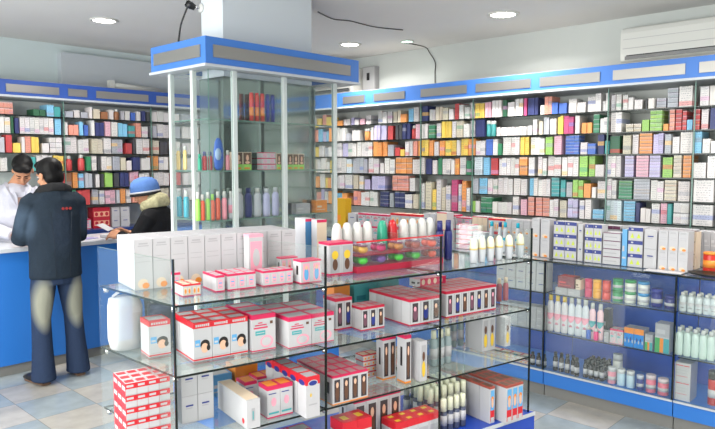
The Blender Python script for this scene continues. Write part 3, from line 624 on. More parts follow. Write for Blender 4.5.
# second shelf
grow(Z2, 193.7, 362.6, 247.5, 324, 3, 3, .07, 'face', 'red topped carton with dark haired portrait')
grow(Z2, 149, 358, 170, 322, 1, 1, .10, 'face', 'lone portrait carton beside the end glass')
grow(Z2, 252, 353, 275.5, 316, 1, 3, .08, 'nip', 'magenta topped nursing carton')
grow(Z2, 288.5, 349.5, 334, 318.5, 2, 3, .09, 'nip', 'wide magenta topped nursing carton')
grow(Z2, 335.5, 331, 352, 299, 2, 2, .05, 'window', 'narrow window carton before the trio')
grow(Z2, 361, 331.5, 384.5, 308, 3, 2, .05, 'window', 'short window carton in a trio')
grow(Z2, 409.5, 326.5, 441, 300, 3, 5, .06, 'window', 'red rimmed window carton')
a6, b6, w6, h6 = grow(Z2, 446, 318.5, 496, 292, 7, 4, .06, 'window', 'slim window carton')
grow(Z2+h6+.001, 416, 290, 446, 278.5, 1, 1, .055, 'laid', 'magenta carton lying on top of the window cartons', b=.25, hh=.036)
grow(Z2, 334, 320, 350, 285, 1, 1, .08, 'orangebox', 'orange carton behind', b=.40)
grow(Z2, 354, 320, 399, 282, 2, 1, .08, 'teal', 'large teal carton behind', b=.40)
# third shelf
grow(Z3, 127, 446, 168, 384, 4, 3, .05, 'small', 'small red striped carton', layers=5)
grow(Z3, 182, 425, 212, 371, 2, 1, .08, 'bluelabel', 'white carton with small navy label', layers=2)
grow(Z3, 210, 372, 231, 378, 1, 1, .1, 'bluebox', 'blue carton at the back', b=.36, hh=.09)
grow(Z3, 234, 372, 257, 372, 1, 1, .1, 'orangebox', 'orange and white carton at the back', b=.36, hh=.11)
grow(Z3, 247, 430, 259, 401, 1, 1, .15, 'bigwhite', 'plain white carton set edge on', xleft=215)
grow(Z3, 267.5, 419.5, 292, 387.5, 2, 1, .07, 'pinkpump', 'pink topped pump carton', xleft=257)
grow(Z3, 245, 408, 256, 383, 1, 1, .08, 'pinkpump', 'second pink topped pump carton at its side')
grow(Z3, 256, 402, 285, 378, 3, 1, .08, 'pinkpump', 'further pink topped pump carton', b=.27)
grow(Z3, 306, 419, 319.5, 378, 1, 5, .065, 'oval', 'red topped carton with navy oval')
grow(Z3, 332.5, 406, 368, 377, 4, 4, .07, 'brownwin', 'white carton with brown figure window')
grow(Z3, 363, 388, 379, 356, 2, 1, .06, 'rednip', 'low red lidded carton in small pile', layers=4, b=.20)
grow(Z3, 383, 380, 396, 338, 2, 1, .05, 'brownwin', 'tall dark window carton', b=.13)
grow(Z3, 405, 384, 411.5, 336, 1, 1, .06, 'brownwin', 'tall white sided carton', xleft=397)
grow(Z3, 420, 382, 427.5, 342, 1, 1, .06, 'yellowfig', 'white sided carton with yellow figure', xleft=411)
grow(Z3, 482, 352, 496, 318, 2, 1, .1, 'yellowfig', 'grey white carton with yellow figures', xleft=465)
grow(Z3, 504.5, 347, 511, 318, 1, 1, .06, 'yellowfig', 'slim white carton nearest the gondola end', xleft=496)
# blue base
grow(Z4, 354, 400, 401, 401, 4, 2, .06, 'brownwin', 'brown window carton on the base', b=.14)
grow(Z4, 396, 440, 441, 424, 4, 2, .05, 'redtop', 'red lidded carton with gold ornament', b=.03)
grow(Z4, 343, 440, 372, 424, 2, 1, .10, 'redtop', 'red lidded carton under the centre divider', b=.03)
grow(Z4, 200, 440, 320, 468, 6, 2, .07, 'nip', 'magenta topped carton low down', b=.05)
grow(Z4, 489.5, 424, 496.5, 387.7, 1, 5, .07, 'girl', 'tall rust topped carton in the first file')
grow(Z4, 506, 424, 525, 386.7, 3, 4, .07, 'girl', 'tall rust topped carton with blue picture')

# ---- soft packs by the end panel
def pack(name, label, cat, P, rz, w, d, h, m, m2=None):
    t = thing(name, label, cat, P, rz)
    mb = MB(); mb.lathe([(.30, 0), (.46, .03), (.5, .2), (.49, .5), (.5, .8), (.44, .95), (.2, 1.0)], m, 24); me = mb.mesh('pack')
    for v in me.vertices:
        x, y, z = v.co; r = max(abs(x), abs(y))
        if r > 1e-6:
            k = ((abs(x)**4+abs(y)**4)**.25)/math.hypot(x, y); k = 1/max(k, .01); s = .5*k+.5
            x *= s*(1+.04*math.sin(9*z+4*x)); y *= s
        v.co = (x*w, y*d, z*h)
    o = link('wrapper', me, t)
    if m2:
        mb = MB(); mb.tube([((-.35*w, 0, h), (.01, .004)), ((-.1*w, 0, h*1.1), (.02, .004)), ((.2*w, 0, h*1.08), (.012, .004)), ((.38*w, 0, h), (.006, .003))], m2, 8); mb.build('seam', t)
    return t
a, b = gab(128, 350, Z2)
pack('cotton_pack', 'bulky white cotton wool pack standing behind the end glass', 'pack', gw(a, b+.03, Z2+.001), GRZ, .125, .12, .205, cw, cgy)
pack('navy_pouch', 'dark navy soft pouch behind the white cotton pack', 'pouch', gw(ga_at(160, .44), .44, Z2+.001), GRZ, .10, .09, .165, mat('pouch_navy', (38, 46, 84), .6), cgy)

# ---- bottles
def bottle(name, h, r, body, cap, style='round', band=None):
    mb = MB()
    if style == 'round': mb.lathe([(r*.9, 0), (r, .006), (r, h*.66), (r*.85, h*.73), (r*.58, h*.77), (r*.58, h*.78)], body, 18)
    elif style == 'roll': mb.lathe([(r*.75, 0), (r*.8, .004), (r*.92, h*.25), (r, h*.5), (r*.95, h*.56)], body, 18)
    elif style == 'shampoo': mb.lathe([(r*.85, 0), (r, .008), (r*1.05, h*.3), (r*.97, h*.55), (r, h*.74), (r*.62, h*.83), (r*.5, h*.84)], body, 18, sy=.6)
    elif style == 'oval': mb.lathe([(r*.5, 0), (r*.85, h*.1), (r, h*.35), (r*.98, h*.6), (r*.7, h*.88), (r*.3, h)], body, 18, sy=.5)
    elif style == 'syrup': mb.lathe([(r*.9, 0), (r, .005), (r, h*.55), (r*.6, h*.62)], body, 16)
    elif style == 'can': mb.lathe([(r, 0), (r, h*.9), (r*.85, h*.95)], body, 18)
    root = mb.mesh(name)
    if style == 'round': cp = MB().lathe([(r*.68, h*.77), (r*.66, h*.985), (r*.55, h)], cap, 14)
    elif style == 'roll': cp = MB().lathe([(r*.98, h*.56), (r*1.02, h*.60), (r*.9, h*.85), (r*.6, h*.97), (r*.3, h)], cap, 16)
    elif style == 'shampoo': cp = MB().lathe([(r*.62, h*.84), (r*.6, h*.985), (r*.5, h)], cap, 14, sy=.85)
    elif style == 'syrup': cp = MB().lathe([(r*.88, h*.62), (r*.84, h*.96), (r*.7, h)], cap, 14)
    elif style == 'can': cp = MB().lathe([(r*.86, h*.95), (r*.86, h*.99), (r*.6, h)], cap, 14)
    else: cp = None
    lb = MB()
    if band: lb.lathe([(r*1.01, h*.2), (r*1.01, h*.5)], band, 18, sy=.62 if style == 'shampoo' else 1)
    return root, (cp.mesh('cap') if cp else None), (lb.mesh('paper_label') if band else None)
BPROT = {}
def put_bottle(key, name, P, label, cat, group, spec, rz=0):
    if key not in BPROT: BPROT[key] = bottle(name, *spec)
    me, cp, lb = BPROT[key]
    o = link(name, me, None, P, rz); tag(o, label, cat, group)
    if cp: link('cap', cp, o)
    if lb: link('paper_label', lb, o)
    return o
pg = mat('plastic_green', (40, 150, 120), .3); pr = mat('plastic_red', (190, 25, 35), .3); pn = mat('plastic_navy', (40, 44, 110), .3); pw = mat('plastic_milky', (196, 198, 204), .35); pv = mat('plastic_lilac', (190, 190, 225), .3)
pt = mat('plastic_turquoise', (20, 165, 190), .25); po = mat('plastic_coral', (225, 100, 75), .3); pp = mat('plastic_pink', (235, 150, 165), .3); pl = mat('plastic_lime', (150, 210, 90), .3); pam = mat('liquid_amber', (225, 190, 110), .25); pbl = mat('plastic_blue', (55, 100, 190), .3)
pcr = mat('cap_cream', (228, 226, 200), .35); pgd = mat('ring_gold', (214, 190, 120), .4)
i = 0
for x, m, dsc in ((337, pw, 'white'), (347, pv, 'lilac'), (357, pv, 'second lilac'), (367, pw, 'milky'), (382, pg, 'green'), (392, pr, 'red'), (403, pw, 'milky beside the red bottle'), (412, pw, 'milky in the middle'), (421, pw, 'milky third from navy bottles'), (429, pw, 'milky next to navy bottles')):
    bb_ = .30; a = ga_at(x, bb_); h = .205
    put_bottle(('bk', m.name), 'lotion_bottle', gw(a, bb_, Z1+.001), f'{dsc} lotion bottle with pale cap behind the soother tray', 'bottle', 'bottles behind the soother tray', (h, .025, m, WHITE if m.name not in ('plastic_red', 'plastic_green') else m, 'roll', None))
for k, x in enumerate((439, 447.5)):
    for j in (0, 1):
        bb_ = .24+.07*j; a = ga_at(x, bb_)
        put_bottle('navy', 'navy_bottle', gw(a, bb_, Z1+.001), f'tall navy bottle on top shelf, {ordw(k+1)} from tray, {ordw(j+1)} row', 'bottle', 'tall navy bottles', (.185, .02, pn, pn, 'round', None))
for k, x in enumerate((473, 481, 489.5, 498, 508, 519)):
    bb_ = .09; a = ga_at(x, bb_)
    o = put_bottle('roll', 'roll_on_bottle', gw(a, bb_, Z1+.001), f'white roll-on bottle with gold ring, {ordw(k+1)} from the navy bottles', 'bottle', 'roll-on bottles on the top shelf', (.118, .0195, pw, pcr, 'roll', None))
    link('ring', bpy.data.meshes['ring'] if 'ring' in bpy.data.meshes else MB().lathe([(.0203, .062), (.0203, .070)], pgd, 16).mesh('ring'), o)
for k, x in enumerate((499, 505.5)):
    bb_ = .2; put_bottle('cork', 'dropper_bottle', gw(ga_at(x, bb_), bb_, Z2+.001), f'{("first","second")[k]} small red based bottle with beige cap beside the slim cartons', 'bottle', 'small bottles, second shelf', (.12, .014, mat('bottle_rose', (170, 90, 100), .3), cbe, 'round', None))
for k, (x, m) in enumerate(((434, 'a'), (441, 'b'), (448, 'c'))):
    bb_ = .16; put_bottle('gr', 'feeding_bottle', gw(ga_at(x, bb_), bb_, Z3+.001), f'grey translucent feeding bottle, {ordw(k+1)} of three on third shelf', 'bottle', 'feeding bottles, third shelf', (.17, .019, mat('bottle_smoke', (150, 165, 168), .2), pcr, 'round', cw))
for k, (x, m) in enumerate(((447, cye), (454, cpk), (461, cye))):
    bb_ = .34; put_bottle(('yp', m.name), 'feeding_bottle', gw(ga_at(x, bb_), bb_, Z3+.001), f'feeding bottle with {("yellow","pink","second yellow")[k]} collar behind grey bottles, third shelf', 'bottle', 'coloured feeding bottles, third shelf', (.17, .017, mat('bottle_smoke', (150, 165, 168), .2), m, 'round', cw))
for j in range(5):
    for k in range(4 if j == 0 else 6):
        bb_ = .065+.05*j+(.03 if j else 0); a = ga_at(447, .05)+.04*k if j == 0 else ga_at(426, .16)+.042*k+.02*(j % 2)
        put_bottle('syr%d' % (j > 0), 'syrup_bottle', gw(a, bb_, Z4+.001), f'dark bottle with tall cream cap, {ordw(k+1)} along, {ordw(j+1)} row back, blue base', 'bottle', 'cream capped bottles on the blue base', (.18 if j else .155, .0165, mat('bottle_slate', (70, 76, 100), .3), pcr, 'syrup', cw))

# ---- soother display tray
a0, b0 = gab(357, 274, Z1); a1 = ga_at(443, b0)
tw = a1-a0; td = .095
t = thing('soother_tray', 'clear fronted crimson display tray full of soothers on the top shelf', 'display tray', gw(a0, b0, Z1+.001), GRZ)
crim = mat('tray_crimson', (168, 28, 58), .35)
MB().box((0, 0, 0), (tw, td, .028), crim).box((0, 0, .072), (tw, td, .076), crim).box((0, 0, .130), (tw, .004, .137), cr).build('tray', t)
mb = MB(); mb.box((0, -.001, .028), (tw, 0, .125), GPL).box((-.001, 0, .028), (0, td, .14), GPL).box((tw, 0, .028), (tw+.001, td, .14), GPL); mb.build('clear_cover', t)
cols_low = [('lime', (60, 215, 40)), ('violet', (120, 80, 160)), ('lime', (60, 215, 40)), ('lime', (60, 215, 40)), ('orange', (235, 80, 40))]
cols_top = [('yellow', (215, 170, 60)), ('magenta', (190, 40, 100)), ('ochre', (190, 130, 60)), ('brown red', (170, 70, 50)), ('orange', (235, 85, 50))]
for lv, (zz, cs) in enumerate(((.030, cols_low), (.078, cols_top))):
    for k, (cn, c) in enumerate(cs):
        for j in range(2):
            m = mat('soother_'+cn.replace(' ', '_'), c, .3)
            tt = thing('soother', f'{cn} soother, {ordw(k+1)} column, {("upper","lower")[1-lv]} tier, {("front","rear")[j]} row of the crimson tray', 'soother', gw(a0+tw*(k+.5)/5, b0+.026+.045*j, Z1+.002+zz), GRZ, 'soothers in the crimson tray')
            key = 'so_'+cn
            if key not in BPROT:
                BPROT[key] = (MB().ell((0, 0, .018), (.024, .018, .018), m, seg=12).mesh('bulb'), MB().lathe([(.021, .0), (.021, .003), (.008, .004)], mat('soother_shield', (120, 60, 90), .3), 12, (0, 0, .033)).mesh('shield'), MB().tube([((-.008, 0, .036), .0018), ((-.006, 0, .041), .0018), ((.006, 0, .041), .0018), ((.008, 0, .036), .0018)], WHITE, 6).mesh('ring_handle'))
            for nm, me in zip(('bulb', 'shield', 'ring_handle'), BPROT[key]): link(nm, me, tt)

# ================================================================== LOW COUNTER CONTENTS (long wall)
CZ = {'s1': .738, 's2': .4625, 'b': .187}
UI = UC+.035
def uv_at(x, u): return on_u(x, 300, u).y
def crow(z, x0, x1, ytop, n, dep, style, desc, u=None, layers=1, ny=1, cat='box', where='low glass counter', name='boxed_product', hh=None):
    u = u or UI; v0, v1 = uv_at(x0, u), uv_at(x1, u); h = hh or on_u(x0, ytop, u).z-z
    w = (v0-v1)/n; h1 = h/layers; me = carton(style, w*.96, dep*.96, h1-.0008)
    for k in range(layers):
        for j in range(ny):
            for i in range(n):
                o = link(name, me, None, (u+j*dep, v0-i*w-.002, z+.001+k*h1), -math.pi/2)
                bits = [desc]
                if n > 1: bits.append(ordw(i+1)+' along')
                if ny > 1: bits.append(ordw(j+1)+' row back')
                if layers > 1: bits.append(ordw(k+1)+' up')
                bits.append(where); tag(o, ', '.join(bits), cat, f'{desc}, {where}')
def jar(x0, x1, ytop, col, capc, label, z, layers=1, u=None, h=None):
    u = u or UI+.03; v0, v1 = uv_at(x0, u), uv_at(x1, u); r = abs(v0-v1)/2*.95; hh = (h or (on_u((x0+x1)/2, ytop, u).z-z))/layers
    m = mat('jar_'+'_'.join(map(str, col)), col, .3); c = mat('lid_'+'_'.join(map(str, capc)), capc, .3)
    for k in range(layers):
        mb = MB(); mb.lathe([(r*.92, 0), (r, .004), (r, hh*.70), (r*.95, hh*.74)], m, 18)
        o = mb.build('cream_jar', None, (u+r, (v0+v1)/2, z+.001+k*hh)); tag(o, label+(f', {("lower","upper")[k]} of two' if layers > 1 else ''), 'jar', 'jars in the low glass counter')
        MB().lathe([(r*1.0, hh*.74), (r*1.0, hh*.96), (r*.9, hh*.985)], c, 18).build('lid', o)
        if col[0]+col[1]+col[2] < 320 or 'white' in label or 'pink jar' in label: MB().lathe([(r*1.01, hh*.22), (r*1.01, hh*.45)], cw, 18).build('paper_label', o)
z = CZ['s1']
crow(z, 555, 580, 288, 2, .1, 'greybox', 'low grey carton under the maroon and tan ones', hh=.048)
crow(z+.05, 557, 574, 275.5, 1, .1, 'maroon', 'maroon carton at the pillar end of upper shelf')
crow(z+.05, 575, 580, 279.5, 1, .1, 'tan', 'tan carton beside the maroon one')
jar(583, 590.5, 279, (205, 40, 95), (214, 60, 110), 'magenta jar beside tan carton', z, 2)
jar(591, 599.5, 280, (240, 170, 40), (244, 180, 50), 'yellow orange jar between magenta and red jars', z, 2)
jar(600.5, 609, 281, (225, 70, 60), (205, 50, 50), 'red jar between yellow and green jars', z, 2)
jar(610.5, 621, 279, (40, 150, 90), (30, 140, 80), 'green jar with green lid', z, 2)
jar(622.5, 634, 280.5, (225, 225, 215), (40, 150, 80), 'white jar with green lid', z, 2)
jar(635.5, 647.5, 282, (225, 225, 220), (60, 150, 210), 'white jar with blue lid', z, 2)
jar(649, 661, 289, (40, 44, 130), (44, 50, 140), 'taller navy tub beside the white jars', z, 1)
jar(662.5, 675.5, 296, (34, 38, 120), (40, 44, 130), 'shorter navy tub next to the upright', z, 1)
z = CZ['s2']
def cbot(z, xs, ytop, r, body, cap, desc, key, u=None, style='round', band=None, ny=1, name='bottle', where='low glass counter'):
    u = u or UI+r+.005; h = min(on_u(xs[0], ytop, u).z-z, .262)
    for j in range(ny):
        for k, x in enumerate(xs):
            put_bottle(key, name, (u+j*(2*r+.008), uv_at(x, u), z+.001), f'{desc}, {ordw(k+1)} along'+(f', {ordw(j+1)} row back' if ny > 1 else '')+f', {where}', 'bottle', f'{desc}, {where}', (h, r, body, cap, style, band), -math.pi/2)
cbot(z, [551, 558, 565], 290, .024, mat('bottle_frost', (215, 210, 214), .3), cye, 'frosted bottle with pale yellow cap', 'fr1', style='shampoo', band=cpk)
cbot(z, [572, 579, 586], 293, .024, mat('bottle_frost2', (214, 218, 224), .3), WHITE, 'frosted bottle with white cap', 'fr2', style='shampoo', band=cpk)
cbot(z, [593, 601], 303, .022, mat('bottle_rosy', (236, 196, 204), .3), WHITE, 'pink lotion bottle beside the frosted ones', 'fr3', style='shampoo', band=cte)
cbot(z, [589.5], 327, .016, pbl, WHITE, 'small blue bottle, second counter shelf', 'fr4', u=UI-.0, style='round')
cbot(z, [597], 329, .016, mat('plastic_hot_pink', (230, 60, 130), .3), WHITE, 'small hot pink bottle, second counter shelf', 'fr5', u=UI-.0, style='round')
crow(z, 603.5, 609, 309, 1, .08, 'black', 'tall black carton behind the small boxes', u=UI+.14)
crow(z, 604.8, 609.8, 332, 1, .08, 'greybox', 'low grey green carton')
crow(z, 610.5, 624, 328.5, 2, .08, 'nip', 'pale pink carton beside the blue picture box')
crow(z, 625, 645, 327, 2, .1, 'bluepic', 'blue picture carton with orange top')
crow(z, 646, 654, 334, 1, .08, 'pic3', 'dark patterned small carton')
crow(z, 656, 671, 323, 1, .1, 'pic3', 'tall carton with orange and teal pictures')
z = CZ['b']
jx = mat('glass_brown_dark', (36, 30, 34), .15)
cbot(z, [534, 540, 545.5], 352, .0175, jx, DARK, 'little dark medicine bottle near the far upright', 'mb1', band=cw, name='medicine_vial')
cbot(z, [557, 563, 569, 575], 352, .0175, jx, DARK, 'dark syrup bottle with white label', 'mb2', band=cw, name='medicine_vial')
cbot(z, [578.5], 358, .0175, jx, DARK, 'dark syrup bottle with white label at their end', 'mb2b', u=UI+.0, band=cw, name='medicine_vial')
cbot(z, [587.5, 593, 598.5, 604], 360, .0165, jx, DARK, 'black capped bottle in the tight block', 'mb3', band=cw, ny=4, name='medicine_vial')
jar(608.5, 617, 368, (232, 150, 165), (205, 205, 208), 'pink jar beside black capped bottles', z, 1, u=UI)
jar(618, 626.5, 370, (190, 215, 228), (215, 215, 215), 'pale blue jar next to the pink one', z, 1, u=UI)
jar(627.5, 636, 372, (196, 218, 230), (215, 215, 215), 'second pale blue jar in the bottom row', z, 1, u=UI)
jar(613, 623, 355, (214, 214, 210), (190, 190, 190), 'tall white tub behind the jars', z, 1, u=UI+.10)
jar(638, 645.5, 376, (60, 70, 140), (200, 205, 220), 'navy and white jar in the bottom row', z, 1, u=UI)
jar(647, 657.5, 376, (232, 130, 150), (222, 205, 208), 'pink jar after the navy one', z, 1, u=UI)
jar(659, 670.5, 380, (228, 120, 138), (222, 205, 208), 'pink jar next to the upright', z, 1, u=UI)
crow(z, 677.5, 694, 362, 1, .14, 'redtext', 'white carton with red lettering', u=UI)
cbot(CZ['s1'], [683, 691, 699, 707, 714], 292, .0205, mat('bottle_white_clear', (205, 212, 214), .2), WHITE, 'clear white bottle, upper shelf', 'mlk1', style='shampoo', ny=2, where='end counter', band=cw)
cbot(CZ['s2'], [681, 689, 697, 705, 713], 327, .0215, mat('bottle_milk', (204, 222, 214), .25), WHITE, 'milky green bottle, middle shelf', 'mlk2', style='shampoo', ny=2, where='end counter')
jar(710, 722, 372, (190, 40, 40), (40, 40, 40), 'red tub in the end counter', z, 1, u=UI+.03)
# items seen past the gondola's far end
crow(CZ['s1'], 496, 546, 254, 5, .1, 'bluelabel', 'white boxed dressing under the glass top', layers=3, where='counter beyond gondola')
crow(CZ['s2'], 500, 546, 301, 5, .1, 'greybox', 'pale green white carton on middle shelf', layers=3, where='counter beyond gondola')
crow(CZ['b'], 470, 530, 345, 6, .1, 'rednip', 'small orange white carton on bottom shelf', layers=2, where='counter beyond gondola')
# ---- cartons standing on the glass top of the counters
UG = UC+.10; zg = ZG
def top(*a, **k):
    k.setdefault('where', 'counter top'); k.setdefault('u', UG); crow(zg, *a, **k)
top(530, 538, 218, 1, .1, 'tall', 'tall white carton beside the gondola end', layers=2)
top(539, 548, 219, 1, .1, 'tall', 'pale carton next to the tall white one', layers=2)
top(552, 575, 221, 2, .1, 'triangle', 'navy and white carton with yellow triangles', layers=3)
top(576, 581, 224, 1, .1, 'bluelabel', 'white slip carton between triangle cartons', layers=2)
top(583, 600, 224, 2, .1, 'triangle', 'second block navy carton with yellow triangle', layers=3)
top(601, 619, 232, 1, .12, 'outlined', 'flat white carton with wine outline', layers=4)
top(620, 625, 229, 1, .08, 'bluebox', 'slim blue grey carton')
top(626, 641, 227, 1, .12, 'triangle', 'single column navy white carton', layers=3)
top(642, 655, 229, 1, .12, 'bluelabel', 'plain white carton beside single column', layers=2)
top(656, 686, 230, 3, .12, 'tall', 'white lined carton near the red tin', layers=2)
top(687, 694, 232, 1, .1, 'tan', 'olive beige carton near the red tin', layers=3, u=UG+.16)
for x0, x1, yt, st, ds, n_ in ((455, 471, 224, 'lowred', 'pink white flat packet past the gondola', 5), (472, 484, 232, 'bluelabel', 'white packet past the gondola', 4)):
    top(x0, x1, yt, 1, .1, st, ds, layers=n_)
top(436, 446, 212, 1, .1, 'beigeface', 'lilac topped carton past the gondola', layers=2); top(348, 356.5, 213, 1, .1, 'bluelabel', 'white tall carton beside mustard box', layers=2)
top(358, 388, 213, 4, .1, 'nip', 'white pink carton on counter top behind gondola', layers=2); top(390, 420, 213, 3, .1, 'rednip', 'red green trimmed carton on counter top', layers=2); top(423, 434, 213, 2, .1, 'bluelabel', 'plain pale carton before lilac carton', layers=2)
crow(zg, 336, 346, 198, 1, .08, 'mustard', 'tall mustard yellow carton by the pillar case', u=UG+.03, where='counter top')
for k, (x, m) in enumerate(((490.5, pt), (499, pn), (504, pt), (516.5, pt))):
    put_bottle(('ct', m.name), 'shower_bottle', (UG+.03, uv_at(x, UG+.03), zg+.001), ('turquoise capped white bottle past the roll-ons', 'dark capped white bottle between turquoise ones', 'second turquoise capped white bottle', 'turquoise capped bottle nearest the white cartons')[k], 'bottle', 'bottles on the counter top', (.23, .024, pw, m, 'shampoo', m))
for q, (x0, x1, yt, n_, ly, st, ds) in enumerate(((437, 454, 214, 3, 2, 'nip', 'pink lettered carton in the rear row'), (455, 470, 217, 2, 3, 'lowred', 'flat pink edged carton in the rear row'), (471, 486, 216, 3, 2, 'beigeface', 'cream faced carton in the rear row'), (487, 503, 218, 3, 2, 'rednip', 'white orange carton in the rear row'), (504, 528, 219, 4, 2, 'tall', 'slim pale carton in the rear row'), (550, 580, 222, 4, 1, 'bluelabel', 'plain carton behind the triangle cartons'), (582, 618, 224, 5, 1, 'outlined', 'lined carton behind the second triangle block'), (620, 655, 226, 4, 1, 'bluelabel', 'pale carton behind the single column'), (657, 692, 228, 4, 1, 'outlined', 'grey lined carton behind the white lined ones'), (694, 715, 231, 3, 2, 'greybox', 'grey carton behind the red tin'))):
    top(x0, x1, yt, n_, .12, st, ds, layers=ly, u=UC+.42)
# red tin and black tray on the counter
P = on_z(709, 261, zg+.012); P = Vector((UC+.24, uv_at(709, UC+.24), zg))
o = MB().lathe([(.040, 0), (.042, .004), (.042, .105), (.040, .11)], mat('tin_red', (205, 45, 30), .3), 20).lathe([(.043, .11), (.043, .122), (.038, .124)], cor, 20).lathe([(.0428, .03), (.0428, .075)], cor, 20).build('red_tin', None, P); tag(o, 'red and orange round tin on the counter top by the black tray', 'tin')
vt = uv_at(711.5, UC+.1)
o = MB().lathe([(.09, 0), (.125, .006), (.135, .016), (.13, .016), (.09, .008)], DARK, 24, sx=.6).build('black_tray', None, (UC+.085, vt, zg)); tag(o, 'shallow black oval tray on the counter top', 'tray')
o = MB().box((-.045, -.12, 0), (.045, .10, .004), cw).build('price_list', None, (UC+.042, uv_at(662, UC+.05)+.0, zg+.0005)); tag(o, 'white printed sheet lying on the glass counter top', 'paper')

# ================================================================== PILLAR CASE CONTENTS
TS = {'s1': 1.92, 's2': 1.605, 's3': 1.297}
VT = 3.38+.068
def tu(x, v=VT): return on_v(x, 180, v).x
for k, (x, m) in enumerate(((252.5, po), (257.8, po), (263, pr))):
    put_bottle('sp'+m.name, 'spray_can', (tu(x), VT, TS['s1']+.001), f'tall red orange spray can, {ordw(k+1)} from the mirror edge, top shelf of pillar case', 'can', 'red spray cans', (.185, .0155 if k else .0155, mat('can_red', (205, 50, 40), .3), cr, 'can', cor))
for k, x in enumerate((268.3, 273.3)):
    put_bottle('spn', 'spray_can', (tu(x), VT, TS['s1']+.001), f'{("inner","outer")[k]} dark blue spray can beside the red cans, pillar case', 'can', 'blue spray cans', (.185, .0145, mat('can_blue', (36, 40, 130), .3), pn, 'can', None))
def titem(shelf, x, h, r, body, cap, style, label, band=None, v=VT, cat='bottle', name='toiletry_bottle', left=False):
    P = (tu(x, v), v, TS[shelf]+.001)
    if left: u = 2.27+.05; P = (u, on_u(x, 180, u).y, TS[shelf]+.001)
    put_bottle((h, r, body.name, cap.name, style), name, P, label+', pillar case', cat, 'toiletries in the pillar case', (h, r, body, cap, style, band), -math.pi/2 if left else 0)
titem('s2', 179, .15, .018, pam, WHITE, 'shampoo', 'amber bottle with white cap, middle shelf corner', left=True)
titem('s2', 185.5, .155, .018, pam, WHITE, 'shampoo', 'second amber bottle with white cap, middle shelf', left=True)
titem('s2', 200, .10, .012, pg, pg, 'round', 'tiny green bottle beside red ones, middle shelf')
titem('s2', 205, .115, .015, mat('liquid_red', (165, 40, 50), .25), pn, 'round', 'dark red bottle with navy cap, middle shelf')
titem('s2', 210.5, .115, .015, mat('liquid_red', (165, 40, 50), .25), pn, 'round', 'second dark red bottle, middle shelf')
titem('s2', 219, .20, .036, pbl, pbl, 'oval', 'large oval blue bottle with pale label, middle shelf', v=VT-.02)
o = MB().lathe([(.001, .0), (.022, .0), (.022, .003), (.001, .003)], mat('oval_label', (170, 195, 230), .3), 20, sy=1.7, M=Matrix.Translation((tu(219, VT-.045), VT-.0395, TS['s2']+.10)) @ Matrix.Rotation(math.pi/2, 4, 'X')).mesh('pale_oval'); 
lo_ = link('pale_oval', o); par = [q for q in bpy.data.objects if q.get('label', '').startswith('large oval blue')][0]; lo_.parent = par; lo_.matrix_parent_inverse = Matrix.Translation(par.location).inverted()
titem('s2', 228, .125, .013, pp, WHITE, 'round', 'slim pink white bottle beside oval bottle, middle shelf')
def tcart(shelf, x0, x1, h, n, style, desc, layers=1, v=VT-.03, dep=.05):
    u0, u1 = tu(x0, v), tu(x1, v); w = (u1-u0)/n; me = carton(style, w*.96, dep, h/layers-.0006)
    for k in range(layers):
        for i in range(n):
            o = link('hair_dye_box' if style == 'hair' else 'boxed_product', me, None, (u0+i*w, v, TS[shelf]+.001+k*h/layers), 0)
            tag(o, f'{desc}'+(f', {ordw(i+1)} along' if n > 1 else '')+(f', {ordw(k+1)} up' if layers > 1 else '')+', pillar case middle shelf', 'box', desc+' in the pillar case')
_old = carton
def carton(style, w, d, h, seed=0):
    if style != 'hair': return _old(style, w, d, h, seed)
    mb = MB(); e = .0003; mb.box((0, 0, 0), (w, d, h), cbe)
    mb.box((0, -e, 0), (w, 0, h*.32), pl); mb.box((.15*w, -2*e, h*.05), (.8*w, -e, h*.15), cor)
    mb.box((.05*w, -2*e, h*.32), (.95*w, -e, h*.97), cbr); disc(mb, (w*.52, h*.68), w*.17, h*.17, csk, -3*e); disc(mb, (w*.52, h*.42), w*.28, h*.08, csk, -3*e); mb.box((0, 0, h), (w, d, h+e), cbr); return mb.mesh('carton')
tcart('s2', 234.5, 252, .115, 2, 'hair', 'brown haired portrait box beside the slim bottle')
tcart('s2', 262, 276, .115, 2, 'lowred', 'cream pink small box', layers=3)
tcart('s2', 277, 281.5, .11, 1, 'hair', 'single portrait box by the cream boxes')
tcart('s2', 287.5, 304.5, .108, 3, 'hair', 'portrait box in a run of three')
for x, b_, c_, st, ds in ((179, pt, WHITE, 'round', 'turquoise bottle with white cap, lower shelf corner'), (186, pt, WHITE, 'round', 'second turquoise bottle with white cap, lower shelf')):
    titem('s3', x, .175, .019, b_, c_, st, ds, left=True)
for k, (x, b_, c_) in enumerate(((197.5, pl, WHITE), (202, po, WHITE), (207.5, pl, WHITE), (212, po, pl), (217.5, po, WHITE))):
    titem('s3', x, .16 if k % 2 else .175, .0155, b_, c_, 'round', f'{("lime","coral","lime","coral","coral")[k]} bottle, {ordw(k+1)} in the tight run, lower shelf', band=None)
titem('s3', 224, .175, .0165, pp, WHITE, 'round', 'pink bottle with white cap, lower shelf'); titem('s3', 230.5, .175, .0155, pw, WHITE, 'round', 'pale bottle beside the pink one, lower shelf', band=cpk)
titem('s3', 239, .19, .028, pw, WHITE, 'shampoo', 'white shampoo bottle before the navy one, lower shelf', band=None); titem('s3', 248, .19, .0275, pn, pn, 'shampoo', 'navy shampoo bottle, lower shelf')
titem('s3', 257.2, .19, .028, pw, WHITE, 'shampoo', 'white shampoo bottle after the navy one, lower shelf'); titem('s3', 266.2, .185, .027, pv, pw, 'shampoo', 'lilac shampoo bottle, lower shelf'); titem('s3', 275.2, .19, .027, pv, pw, 'shampoo', 'second lilac shampoo bottle, lower shelf')
_v = VT-.02
